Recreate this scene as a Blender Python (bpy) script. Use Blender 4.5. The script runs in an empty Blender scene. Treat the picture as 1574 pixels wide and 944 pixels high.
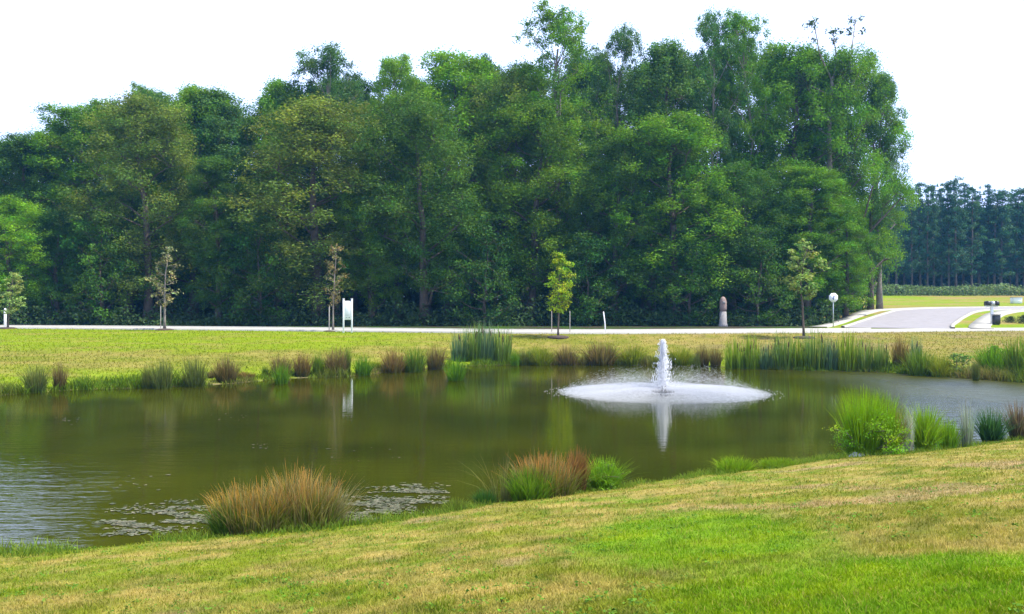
import bpy, math, random
import numpy as np

# ------------------------------------------------------------------ camera, sky, sun, exposure
SC = bpy.context.scene
COL = SC.collection
F = 1363.0                       # focal length in pixels of the 1574 px wide photograph
CAMZ = 3.3                       # above the water
cam_d = bpy.data.cameras.new('camera')
cam_d.sensor_width = 36.0
cam_d.lens = 36.0 * F / 1574.0
cam_d.clip_end = 6000
cam_d.clip_start = 0.1
cam = bpy.data.objects.new('camera', cam_d)
cam.location = (0, 0, CAMZ)
cam.rotation_euler = (math.radians(90), 0, 0)
COL.objects.link(cam)
SC.camera = cam

SUN_EL, SUN_AZ = math.radians(60), math.radians(104)      # azimuth clockwise from +Y (the view direction)
world = bpy.data.worlds.new('World')
SC.world = world
world.use_nodes = True
nt = world.node_tree
for n in list(nt.nodes): nt.nodes.remove(n)
out = nt.nodes.new('ShaderNodeOutputWorld')
bg = nt.nodes.new('ShaderNodeBackground')
sky = nt.nodes.new('ShaderNodeTexSky')
sky.sky_type = 'NISHITA'
sky.sun_disc = False
sky.sun_elevation = SUN_EL
sky.sun_rotation = SUN_AZ
sky.air_density = 1.0
sky.dust_density = 3.0
sky.ozone_density = 1.0
tc = nt.nodes.new('ShaderNodeTexCoord')
mp = nt.nodes.new('ShaderNodeMapping')
mp.inputs['Scale'].default_value = (1.6, 1.6, 4.0)
nz = nt.nodes.new('ShaderNodeTexNoise')
nz.inputs['Scale'].default_value = 2.2
nz.inputs['Detail'].default_value = 6
nz.inputs['Roughness'].default_value = 0.6
rp = nt.nodes.new('ShaderNodeValToRGB')
rp.color_ramp.elements[0].position = 0.36
rp.color_ramp.elements[1].position = 0.62
rp.color_ramp.elements[0].color = (0.80, 0.80, 0.80, 1)
mx = nt.nodes.new('ShaderNodeMix'); mx.data_type = 'RGBA'
mx.inputs[7].default_value = (8.8, 10.9, 17.0, 1)          # bright thin cloud
nt.links.new(tc.outputs['Generated'], mp.inputs['Vector'])
nt.links.new(mp.outputs['Vector'], nz.inputs['Vector'])
nt.links.new(nz.outputs['Fac'], rp.inputs['Fac'])
sx = nt.nodes.new('ShaderNodeSeparateXYZ'); nt.links.new(tc.outputs['Generated'], sx.inputs[0])
el = nt.nodes.new('ShaderNodeMapRange'); el.interpolation_type = 'SMOOTHSTEP'
el.inputs['From Min'].default_value = 0.30; el.inputs['From Max'].default_value = 0.75
el.inputs['To Min'].default_value = 1.0; el.inputs['To Max'].default_value = 0.25
nt.links.new(sx.outputs['Z'], el.inputs['Value'])
cm = nt.nodes.new('ShaderNodeMath'); cm.operation = 'MULTIPLY'
nt.links.new(rp.outputs['Color'], cm.inputs[0]); nt.links.new(el.outputs['Result'], cm.inputs[1])
nt.links.new(cm.outputs[0], mx.inputs[0])
nt.links.new(sky.outputs['Color'], mx.inputs[6])
nt.links.new(mx.outputs[2], bg.inputs['Color'])
bg.inputs['Strength'].default_value = 0.104
nt.links.new(bg.outputs['Background'], out.inputs['Surface'])

sd = bpy.data.lights.new('sun', 'SUN')
sd.energy = 5.0
sd.angle = math.radians(0.53)
sd.color = (1.0, 0.95, 0.86)
sun = bpy.data.objects.new('sun', sd)
COL.objects.link(sun)
sun.rotation_euler = (math.radians(90) - SUN_EL, 0, -SUN_AZ + math.pi)
sun.location = (20, 20, 60)

SC.view_settings.view_transform = 'Standard'
SC.view_settings.look = 'None'
SC.view_settings.exposure = 0.66
SC.view_settings.gamma = 1.0
SC.cycles.max_bounces = 6
SC.cycles.transparent_max_bounces = 8
SC.cycles.use_denoising = True
try:
    SC.cycles.volume_bounces = 0
except Exception:
    pass

# ------------------------------------------------------------------ helpers
def rng_of(seed): return np.random.default_rng(seed)

def _hash(ix, iy, s):
    h = (ix.astype(np.int64) * 374761393 + iy.astype(np.int64) * 668265263 + s * 974711) & 0x7fffffff
    h = ((h ^ (h >> 13)) * 1274126177) & 0x7fffffff
    return ((h ^ (h >> 16)) & 0xffff) / 65535.0

def vnoise(x, y, s=0):
    x = np.asarray(x, float); y = np.asarray(y, float)
    ix, iy = np.floor(x), np.floor(y)
    fx, fy = x - ix, y - iy
    fx = fx * fx * (3 - 2 * fx); fy = fy * fy * (3 - 2 * fy)
    a = _hash(ix, iy, s); b = _hash(ix + 1, iy, s); c = _hash(ix, iy + 1, s); d = _hash(ix + 1, iy + 1, s)
    return (a * (1 - fx) + b * fx) * (1 - fy) + (c * (1 - fx) + d * fx) * fy

def fbm(x, y, s=0, o=4):
    v, a, t = 0, 0.5, 0
    for k in range(o):
        v = v + a * vnoise(x * 2 ** k, y * 2 ** k, s + k * 17); t += a; a *= 0.5
    return v / t

def sstep(a, b, x):
    t = np.clip((np.asarray(x, float) - a) / (b - a), 0, 1)
    return t * t * (3 - 2 * t)

def make_mesh(name, V, faces, cols=None, mat=None, smooth=False):
    """faces: list of int arrays (M,k)"""
    me = bpy.data.meshes.new(name)
    V = np.asarray(V, np.float32)
    faces = [np.asarray(f, np.int32) for f in faces if len(f)]
    nl = sum(f.size for f in faces); nf = sum(len(f) for f in faces)
    me.vertices.add(len(V)); me.vertices.foreach_set('co', V.ravel())
    me.loops.add(nl); me.polygons.add(nf)
    me.loops.foreach_set('vertex_index', np.concatenate([f.ravel() for f in faces]))
    tot = np.concatenate([np.full(len(f), f.shape[1], np.int32) for f in faces])
    st = np.concatenate([[0], np.cumsum(tot)[:-1]]).astype(np.int32)
    me.polygons.foreach_set('loop_start', st)
    try: me.polygons.foreach_set('loop_total', tot)
    except Exception: pass
    if smooth: me.polygons.foreach_set('use_smooth', np.ones(nf, bool))
    if cols is not None:
        at = me.color_attributes.new('Col', 'FLOAT_COLOR', 'POINT')
        c = np.ones((len(V), 4), np.float32); c[:, :3] = cols
        at.data.foreach_set('color', c.ravel())
    me.update(calc_edges=True)
    me.validate()
    if mat: me.materials.append(mat)
    return me

def link(name, me, parent=None, loc=(0, 0, 0), rotz=0, scale=(1, 1, 1)):
    o = bpy.data.objects.new(name, me)
    COL.objects.link(o)
    o.location = loc; o.rotation_euler = (0, 0, rotz); o.scale = scale
    if parent: o.parent = parent
    return o

def tag(o, label=None, cat=None, group=None, kind=None):
    if label: o['label'] = label
    if cat: o['category'] = cat
    if group: o['group'] = group
    if kind: o['kind'] = kind
    return o

class MB:
    """collects simple shapes into one mesh"""
    def __init__(s): s.V = []; s.F = {}; s.n = 0; s.C = []
    def add(s, V, faces, col=(1, 1, 1)):
        V = np.asarray(V, float)
        for f in faces: s.F.setdefault(len(f), []).append([i + s.n for i in f])
        s.V.append(V); s.C.append(np.tile(np.asarray(col, float), (len(V), 1))); s.n += len(V)
    def box(s, c, d, col=(1, 1, 1), rz=0, bev=0.0):
        x, y, z = [k / 2 for k in d]
        b = min(bev, x * .9, y * .9, z * .9)
        if b <= 0:
            P = [(-x, -y, -z), (x, -y, -z), (x, y, -z), (-x, y, -z), (-x, -y, z), (x, -y, z), (x, y, z), (-x, y, z)]
            fs = [(0, 3, 2, 1), (4, 5, 6, 7), (0, 1, 5, 4), (1, 2, 6, 5), (2, 3, 7, 6), (3, 0, 4, 7)]
        else:
            def ring(ax, ay, zz, q):
                return [(-ax + q, -ay, zz), (ax - q, -ay, zz), (ax, -ay + q, zz), (ax, ay - q, zz), (ax - q, ay, zz), (-ax + q, ay, zz), (-ax, ay - q, zz), (-ax, -ay + q, zz)]
            P = ring(x - b, y - b, -z, b * .4) + ring(x, y, -z + b, b) + ring(x, y, z - b, b) + ring(x - b, y - b, z, b * .4)
            fs = [tuple(range(7, -1, -1)), tuple(range(24, 32))]
            for k in range(3):
                for i in range(8):
                    j = (i + 1) % 8
                    fs.append((k * 8 + i, k * 8 + j, (k + 1) * 8 + j, (k + 1) * 8 + i))
        P = np.array(P, float)
        ca, sa = math.cos(rz), math.sin(rz)
        P = np.stack([P[:, 0] * ca - P[:, 1] * sa, P[:, 0] * sa + P[:, 1] * ca, P[:, 2]], 1) + np.array(c)
        s.add(P, fs, col)
    def tube(s, pts, rad, n=6, col=(1, 1, 1)):
        pts = np.asarray(pts, float); rad = np.broadcast_to(np.asarray(rad, float), (len(pts),))
        V = []
        up = np.array([0.13, 0.31, 0.94])
        for i, p in enumerate(pts):
            d = pts[min(i + 1, len(pts) - 1)] - pts[max(i - 1, 0)]
            d = d / (np.linalg.norm(d) + 1e-9)
            a = np.cross(d, up if abs(d @ up) < 0.95 else np.array([1., 0, 0])); a /= np.linalg.norm(a); b = np.cross(d, a)
            for k in range(n):
                t = 2 * math.pi * k / n
                V.append(p + rad[i] * (a * math.cos(t) + b * math.sin(t)))
        fs = []
        for i in range(len(pts) - 1):
            for k in range(n):
                j = (k + 1) % n
                fs.append((i * n + k, i * n + j, (i + 1) * n + j, (i + 1) * n + k))
        fs.append(tuple(range(n - 1, -1, -1))); fs.append(tuple(range((len(pts) - 1) * n, len(pts) * n)))
        s.add(V, fs, col)
    def lathe(s, prof, n=24, c=(0, 0, 0), col=(1, 1, 1)):
        V = []
        for r, z in prof:
            for k in range(n):
                t = 2 * math.pi * k / n
                V.append((c[0] + r * math.cos(t), c[1] + r * math.sin(t), c[2] + z))
        fs = []
        for i in range(len(prof) - 1):
            for k in range(n):
                j = (k + 1) % n
                fs.append((i * n + k, i * n + j, (i + 1) * n + j, (i + 1) * n + k))
        fs.append(tuple(range(n - 1, -1, -1))); fs.append(tuple(range((len(prof) - 1) * n, len(prof) * n)))
        s.add(V, fs, col)
    def mesh(s, name, mat, smooth=False):
        return make_mesh(name, np.concatenate(s.V), [np.array(f) for f in s.F.values()], np.concatenate(s.C), mat, smooth)

def PX(px, Y): return (px - 787.0) / F * Y
def YW(py, z=0.0): return (CAMZ - z) * F / (py - 472.0)

# ------------------------------------------------------------------ materials
def new_mat(name):
    m = bpy.data.materials.new(name); m.use_nodes = True
    return m, m.node_tree, m.node_tree.nodes['Principled BSDF']

def noise_node(t, scale, detail=4, rough=0.6, vec=None):
    n = t.nodes.new('ShaderNodeTexNoise')
    n.inputs['Scale'].default_value = scale; n.inputs['Detail'].default_value = detail; n.inputs['Roughness'].default_value = rough
    if vec is not None: t.links.new(vec, n.inputs['Vector'])
    return n

def simple_mat(name, col, rough=0.6, vary=0.15, scale=6.0, metallic=0.0, bump=0.0, use_col=False):
    m, t, b = new_mat(name)
    tcn = t.nodes.new('ShaderNodeTexCoord')
    n = noise_node(t, scale, 5, 0.65, tcn.outputs['Object'])
    r = t.nodes.new('ShaderNodeMapRange')
    r.inputs['From Min'].default_value = 0.3; r.inputs['From Max'].default_value = 0.7
    r.inputs['To Min'].default_value = 1 - vary; r.inputs['To Max'].default_value = 1 + vary
    t.links.new(n.outputs['Fac'], r.inputs['Value'])
    mul = t.nodes.new('ShaderNodeMix'); mul.data_type = 'RGBA'; mul.blend_type = 'MULTIPLY'; mul.inputs[0].default_value = 1
    if use_col:
        a = t.nodes.new('ShaderNodeAttribute'); a.attribute_name = 'Col'
        t.links.new(a.outputs['Color'], mul.inputs[6])
    else:
        mul.inputs[6].default_value = (*col, 1)
    t.links.new(r.outputs['Result'], mul.inputs[7])
    t.links.new(mul.outputs[2], b.inputs['Base Color'])
    b.inputs['Roughness'].default_value = rough; b.inputs['Metallic'].default_value = metallic
    if bump:
        bp = t.nodes.new('ShaderNodeBump'); bp.inputs['Strength'].default_value = bump; bp.inputs['Distance'].default_value = 0.03
        n2 = noise_node(t, scale * 4, 6, 0.7, tcn.outputs['Object'])
        t.links.new(n2.outputs['Fac'], bp.inputs['Height']); t.links.new(bp.outputs['Normal'], b.inputs['Normal'])
    return m

def leaf_mat(name, trans=0.3, rough=0.55, spec=0.25):
    m, t, b = new_mat(name)
    a = t.nodes.new('ShaderNodeAttribute'); a.attribute_name = 'Col'
    oi = t.nodes.new('ShaderNodeObjectInfo')
    mul = t.nodes.new('ShaderNodeMix'); mul.data_type = 'RGBA'; mul.blend_type = 'MULTIPLY'; mul.inputs[0].default_value = 1
    t.links.new(a.outputs['Color'], mul.inputs[6]); t.links.new(oi.outputs['Color'], mul.inputs[7])
    t.links.new(mul.outputs[2], b.inputs['Base Color'])
    b.inputs['Roughness'].default_value = rough; b.inputs['Specular IOR Level'].default_value = spec
    tr = t.nodes.new('ShaderNodeBsdfTranslucent')
    t2 = t.nodes.new('ShaderNodeMix'); t2.data_type = 'RGBA'; t2.blend_type = 'MULTIPLY'; t2.inputs[0].default_value = 1
    t.links.new(mul.outputs[2], t2.inputs[6]); t2.inputs[7].default_value = (1.15, 1.25, 0.7, 1)
    t.links.new(t2.outputs[2], tr.inputs['Color'])
    ms = t.nodes.new('ShaderNodeMixShader'); ms.inputs[0].default_value = trans
    t.links.new(b.outputs[0], ms.inputs[1]); t.links.new(tr.outputs[0], ms.inputs[2])
    t.links.new(ms.outputs[0], t.nodes['Material Output'].inputs['Surface'])
    return m

M_LEAF = leaf_mat('foliage', 0.30, 0.6, 0.12)
M_GRASS = leaf_mat('grass_blade', 0.35, 0.75, 0.08)
M_BARK = simple_mat('bark', (0.10, 0.075, 0.055), 0.9, 0.4, 2.5, bump=0.6)
M_BARKPALE = simple_mat('pale_bark', (0.20, 0.17, 0.14), 0.9, 0.35, 3.0, bump=0.5)

# ------------------------------------------------------------------ terrain
NEAR_PX = [(-700, 905), (-300, 880), (0, 858), (150, 845), (330, 828), (530, 812), (680, 792), (780, 775), (950, 752), (1100, 730), (1250, 713), (1400, 699), (1574, 676)]
n_pts = [(PX(px, YW(py)), YW(py)) for px, py in NEAR_PX] + [(18.5, 26.0), (25, 32.0), (31, 38.0), (60, 60), (200, 120)]
n_pts = [(-200, 60), (-60, 40), (-42, 25), (-32, 15)] + n_pts[1:]
FAR_PX = [(0, 608), (104, 600), (220, 597), (350, 590), (440, 582), (540, 578), (600, 572), (700, 563), (800, 561), (950, 561), (1110, 564), (1200, 569), (1360, 573), (1440, 578), (1574, 588)]
f_pts = [(-200, 20), (-60, 24), (-40, 28), (-28, 31)] + [(PX(px, YW(py)), YW(py)) for px, py in FAR_PX] + [(26, 37), (30, 35), (60, 30), (200, 20)]
n_pts.sort(); f_pts.sort()
NX, NY = np.array(n_pts).T
FX, FY = np.array(f_pts).T
def Yn(x): return np.interp(x, NX, NY) + 0.35 * (vnoise(np.asarray(x) * 0.9, 0.5, 3) - 0.5) + 0.2 * (vnoise(np.asarray(x) * 3.1, 0.5, 4) - 0.5)
def Yf(x): return np.interp(x, FX, FY) + 0.8 * (vnoise(np.asarray(x) * 0.5, 0.5, 5) - 0.5)
ROADZ = 1.45
# front edge of the street as (pixel column, pixel row)
ROAD_PX = [(-300, 504), (0, 505), (250, 507), (534, 510), (858, 514), (1240, 512), (1574, 508.5), (1900, 507)]
RX, RY = np.array([(PX(px, YW(py, ROADZ)), YW(py, ROADZ)) for px, py in ROAD_PX]).T
RX = np.concatenate([[-300], RX, [300]]); RY = np.concatenate([[RY[0] + 15], RY, [RY[-1] + 3]])
def Yroad(x):
    return sum(np.interp(np.asarray(x, float) + k, RX, RY) for k in (-6, -3, 0, 3, 6)) / 5
ROADW = 7.5

def ground_z(x, y):
    x = np.asarray(x, float); y = np.asarray(y, float)
    yn, yf, yr = Yn(x), Yf(x), Yroad(x)
    dn = yn - y
    zn = 1.75 * np.where(dn < 12, dn / 12, 1 + 0.12 * (1 - np.exp(-(dn - 12) / 6)))
    zn = zn + 0.10 * (fbm(x * 0.4, y * 0.4, 11) - 0.5) * sstep(0, 3, dn) + 0.06 * sstep(0, 0.3, dn)
    df = y - yf
    span = np.maximum(yr - 1.0 - yf, 4)
    zf = ROADZ * np.clip(df / span, 0, 1) ** 0.85
    zf = zf + 0.10 * (fbm(x * 0.3, y * 0.3, 12) - 0.5) * sstep(0, 2, df) * (1 - sstep(span - 2.5, span - 0.5, df))
    rise = np.interp(y, [78, 85, 95, 130, 170, 400, 3000], [0, 0.45, 1.4, 2.5, 4.3, 6, 8])
    zf = zf + rise * sstep(0.325, 0.40, x / np.maximum(y, 1)) + 2.0 * sstep(200, 600, y) * 0
    du = np.minimum(y - yn, yf - y)
    zu = -0.28 * np.clip(du, 0, 5)
    return np.where(dn > 0, np.where(df > 0, np.minimum(zn, zf), zn), np.where(df > 0, zf, zu))

GREEN = np.array([0.085, 0.225, 0.003]); LIME = np.array([0.190, 0.275, 0.004]); TAN = np.array([0.35, 0.275, 0.075])
OLIVE = np.array([0.19, 0.20, 0.02]); PINKISH = np.array([0.36, 0.235, 0.14]); MUD = np.array([0.13, 0.105, 0.06]); LITTER = np.array([0.05, 0.042, 0.025])
def mixc(a, b, t): return a * (1 - t[..., None]) + b * t[..., None]
def ell(x, y, cx, cy, rx, ry, rot=0):
    ca, sa = math.cos(rot), math.sin(rot)
    u = (x - cx) * ca + (y - cy) * sa; v = -(x - cx) * sa + (y - cy) * ca
    return np.sqrt((u / rx) ** 2 + (v / ry) ** 2)
def ground_col(x, y):
    x = np.asarray(x, float); y = np.asarray(y, float)
    yn, yf, yr = Yn(x), Yf(x), Yroad(x)
    dn, df = yn - y, y - yf
    nA = fbm(x * 0.55, y * 0.55, 21, 5); nB = fbm(x * 2.1, y * 2.1, 31, 4); nC = fbm(x * 7, y * 7, 41, 3)
    # near lawn: dry in general, a lush patch in front, a mixed corner at the lower left
    lush = 1 - sstep(0.72, 1.18, np.minimum(ell(x, y, 1.7, 8.2, 1.15, 2.4, -0.1), ell(x, y, 2.1, 5.1, 1.5, 1.0)) + 0.7 * (nA - 0.5) + 0.5 * (nB - 0.5))
    nearc = mixc(np.broadcast_to(TAN, x.shape + (3,)), OLIVE, sstep(0.36, 0.62, 0.6 * nB + 0.4 * nC))
    nearc = mixc(nearc, GREEN * 1.1, 0.55 * sstep(0.5, 0.75, 0.5 * nA + 0.5 * nC))
    leftg = sstep(1.5, -4.0, x) * 0.55
    nearc = mixc(nearc, LIME * 0.8, leftg * sstep(0.35, 0.6, 0.5 * nA + 0.5 * nB))
    nearc = mixc(nearc, PINKISH, 0.5 * sstep(0.60, 0.72, fbm(x * 0.8 + 9, y * 0.8, 51, 3)) * (1 - lush))
    nearc = mixc(nearc, mixc(np.broadcast_to(GREEN * np.array([1.25, 1.1, 1]), x.shape + (3,)), LIME, 0.25 + 0.75 * sstep(0.38, 0.66, 0.6 * nB + 0.4 * nC)), lush * .92)
    nearc = mixc(nearc, nearc * np.array([.58, .66, .6]), .75 * sstep(.52, .72, fbm(x * 4.5, y * 4.5, 45, 3)))
    nearc = mixc(nearc, nearc * np.array([1.25, 1.2, 1.2]), .7 * sstep(.5, .7, fbm(x * 5.5 + 7, y * 5.5, 46, 3)))
    shore = 1 - sstep(0.15, 1.0, dn + 0.8 * (nB - 0.5))
    nearc = mixc(nearc, LIME * 0.75, shore * 0.8)
    # far bank
    fr = df / np.maximum(yr - yf, 3)
    lft = sstep(2, -14, x)
    farc = mixc(np.broadcast_to(TAN * 0.82, x.shape + (3,)), OLIVE * 0.9, sstep(0.3, 0.6, 0.5 * nA + 0.5 * nB))
    farc = mixc(farc, LIME * np.array([1.0, .93, 1]), np.clip(lft * (0.25 + 0.85 * sstep(0.42, 0.62, fr + 0.3 * (nA - 0.5))), 0, 1))
    farc = mixc(farc, LIME, 0.85 * (1 - sstep(0.08, 0.30, fr + 0.25 * (nB - 0.5))))
    farc = mixc(farc, PINKISH * 0.8, 0.5 * sstep(8, 14, x) * sstep(0.5, 0.65, nA) * sstep(0.3, 0.5, fr))
    farc = mixc(farc, farc * np.array([.72, .8, .7]), .6 * sstep(.5, .68, fbm(x * .5, y * 1.3, 62, 4)))
    farc = mixc(farc, TAN * .8, .5 * sstep(.55, .7, fbm(x * .25 + 4, y * .8, 63, 4)))
    beyond = sstep(0, 1.0, y - yr - ROADW)
    meadow = mixc(np.broadcast_to(LIME * 0.95, x.shape + (3,)), TAN * 0.8, sstep(0.40, 0.62, fbm(x * 0.12, y * 0.3, 61)))
    forest = mixc(np.broadcast_to(LITTER, x.shape + (3,)), GREEN * 0.35, sstep(0.45, 0.6, nA))
    back = mixc(forest, meadow, sstep(0.335, 0.36, x / np.maximum(y, 1)))
    farc = mixc(farc, back, beyond)
    farc = mixc(farc, MUD * 1.3, (1 - sstep(0.05, 0.35, df)))
    c = np.where((dn > 0)[..., None], nearc, farc)
    under = (dn <= 0) & (df <= 0)
    c = np.where(under[..., None], MUD * 0.6, c)
    return c

def axis(fine0, fine1, step, lo, hi, growth=1.12, mx=200):
    a = list(np.arange(fine0, fine1 + step / 2, step))
    s = step
    while a[-1] < hi: s = min(s * growth, mx); a.append(a[-1] + s)
    s = step; b = []
    v = fine0
    while v > lo: s = min(s * growth, mx); v -= s; b.append(v)
    return np.array(b[::-1] + a)
gx = axis(-9, 14, 0.16, -2500, 2500, 1.03)
gy = np.concatenate([axis(3.6, 22, 0.16, -400, 22, 1.2), np.arange(22.4, 112, 0.45)])
s = 0.45; v = gy[-1]; ext = []
while v < 5000: s = min(s * 1.12, 300); v += s; ext.append(v)
gy = np.concatenate([gy, ext])
GXX, GYY = np.meshgrid(gx, gy)
GZ = ground_z(GXX, GYY)
gv = np.stack([GXX.ravel(), GYY.ravel(), GZ.ravel()], 1)
nyy, nxx = GXX.shape
idx = np.arange(nyy * nxx).reshape(nyy, nxx)
gf = np.stack([idx[:-1, :-1], idx[:-1, 1:], idx[1:, 1:], idx[1:, :-1]], -1).reshape(-1, 4)
m, t, b = new_mat('turf')
a = t.nodes.new('ShaderNodeAttribute'); a.attribute_name = 'Col'
tcn = t.nodes.new('ShaderNodeTexCoord')
n1 = noise_node(t, 14, 6, 0.75, tcn.outputs['Object'])
n2 = noise_node(t, 1.3, 5, 0.7, tcn.outputs['Object'])
r1 = t.nodes.new('ShaderNodeMapRange'); r1.inputs['From Min'].default_value = .3; r1.inputs['From Max'].default_value = .7; r1.inputs['To Min'].default_value = .55; r1.inputs['To Max'].default_value = 1.25
r2 = t.nodes.new('ShaderNodeMapRange'); r2.inputs['From Min'].default_value = .3; r2.inputs['From Max'].default_value = .7; r2.inputs['To Min'].default_value = .8; r2.inputs['To Max'].default_value = 1.15
t.links.new(n1.outputs['Fac'], r1.inputs['Value']); t.links.new(n2.outputs['Fac'], r2.inputs['Value'])
mm = t.nodes.new('ShaderNodeMath'); mm.operation = 'MULTIPLY'
t.links.new(r1.outputs['Result'], mm.inputs[0]); t.links.new(r2.outputs['Result'], mm.inputs[1])
mu = t.nodes.new('ShaderNodeMix'); mu.data_type = 'RGBA'; mu.blend_type = 'MULTIPLY'; mu.inputs[0].default_value = 1
t.links.new(a.outputs['Color'], mu.inputs[6]); t.links.new(mm.outputs[0], mu.inputs[7])
t.links.new(mu.outputs[2], b.inputs['Base Color'])
b.inputs['Roughness'].default_value = 0.95; b.inputs['Specular IOR Level'].default_value = 0.1
bp = t.nodes.new('ShaderNodeBump'); bp.inputs['Strength'].default_value = 0.7; bp.inputs['Distance'].default_value = 0.06
t.links.new(n1.outputs['Fac'], bp.inputs['Height']); t.links.new(bp.outputs['Normal'], b.inputs['Normal'])
M_TURF = m
g = link('ground', make_mesh('ground', gv, [gf], ground_col(GXX.ravel(), GYY.ravel()), M_TURF, True))
tag(g, 'grassy ground rising from the pond on both banks', 'ground', kind='structure')

# water
m, t, b = new_mat('pond_water')
b.inputs['IOR'].default_value = 1.33
b.inputs['Roughness'].default_value = 0.035
tcn = t.nodes.new('ShaderNodeTexCoord')
nb = noise_node(t, 0.22, 3, 0.5, tcn.outputs['Object'])
cr = t.nodes.new('ShaderNodeValToRGB')  # murk varies in tone, brown reflections painted in as darker patches
cr.color_ramp.elements[0].position = .3; cr.color_ramp.elements[0].color = (0.020, 0.0235, 0.0004, 1)
cr.color_ramp.elements[1].position = .7; cr.color_ramp.elements[1].color = (0.046, 0.049, 0.0008, 1)
t.links.new(nb.outputs['Fac'], cr.inputs['Fac']); t.links.new(cr.outputs['Color'], b.inputs['Base Color'])
mpn = t.nodes.new('ShaderNodeMapping'); mpn.inputs['Rotation'].default_value = (0, 0, math.radians(14)); mpn.inputs['Scale'].default_value = (0.55, 1.9, 1)
t.links.new(tcn.outputs['Object'], mpn.inputs['Vector'])
w1 = noise_node(t, 1.9, 3, 0.55, mpn.outputs['Vector'])
w2 = noise_node(t, 9.0, 2, 0.5, mpn.outputs['Vector'])
# breeze: ruffled towards the right-hand end and the far left
sep = t.nodes.new('ShaderNodeSeparateXYZ'); t.links.new(tcn.outputs['Object'], sep.inputs[0])
br = t.nodes.new('ShaderNodeMapRange'); br.interpolation_type = 'SMOOTHSTEP'
br.inputs['From Min'].default_value = 11.0; br.inputs['From Max'].default_value = 18.0
br.inputs['To Min'].default_value = 0.0; br.inputs['To Max'].default_value = 1.0
t.links.new(sep.outputs['X'], br.inputs['Value'])
ad = t.nodes.new('ShaderNodeMath'); ad.operation = 'MULTIPLY_ADD'; ad.inputs[1].default_value = 0.25
t.links.new(w2.outputs['Fac'], ad.inputs[0]); t.links.new(w1.outputs['Fac'], ad.inputs[2])
bp = t.nodes.new('ShaderNodeBump'); bp.inputs['Distance'].default_value = 0.15
st = t.nodes.new('ShaderNodeMath'); st.operation = 'MULTIPLY_ADD'; st.inputs[1].default_value = 0.92; st.inputs[2].default_value = 0.022
bl = t.nodes.new('ShaderNodeMapRange'); bl.interpolation_type = 'SMOOTHSTEP'
bl.inputs['From Min'].default_value = -5.4; bl.inputs['From Max'].default_value = -8.2
bl.inputs['To Min'].default_value = 0.0; bl.inputs['To Max'].default_value = 0.13
t.links.new(sep.outputs['X'], bl.inputs['Value'])
s2 = t.nodes.new('ShaderNodeMath'); s2.operation = 'ADD'
by_ = t.nodes.new('ShaderNodeMapRange'); by_.interpolation_type = 'SMOOTHSTEP'
by_.inputs['From Min'].default_value = 27.0; by_.inputs['From Max'].default_value = 13.0
t.links.new(sep.outputs['Y'], by_.inputs['Value'])
bm = t.nodes.new('ShaderNodeMath'); bm.operation = 'MULTIPLY'
t.links.new(bl.outputs['Result'], bm.inputs[0]); t.links.new(by_.outputs['Result'], bm.inputs[1])
t.links.new(st.outputs[0], s2.inputs[0]); t.links.new(bm.outputs[0], s2.inputs[1])
t.links.new(br.outputs['Result'], st.inputs[0]); t.links.new(s2.outputs[0], bp.inputs['Strength'])
t.links.new(ad.outputs[0], bp.inputs['Height']); t.links.new(bp.outputs['Normal'], b.inputs['Normal'])
ro = t.nodes.new('ShaderNodeMath'); ro.operation = 'MULTIPLY_ADD'; ro.inputs[1].default_value = 0.26; ro.inputs[2].default_value = 0.035
t.links.new(br.outputs['Result'], ro.inputs[0]); t.links.new(ro.outputs[0], b.inputs['Roughness'])
M_WATER = m
wv = [(-70, 5, 0), (60, 5, 0), (60, 60, 0), (-70, 60, 0)]
w = link('pond_water', make_mesh('pond_water', wv, [np.array([[0, 1, 2, 3]])], None, M_WATER))
tag(w, 'murky olive green pond water with faint ripples', 'water', kind='structure')

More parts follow.
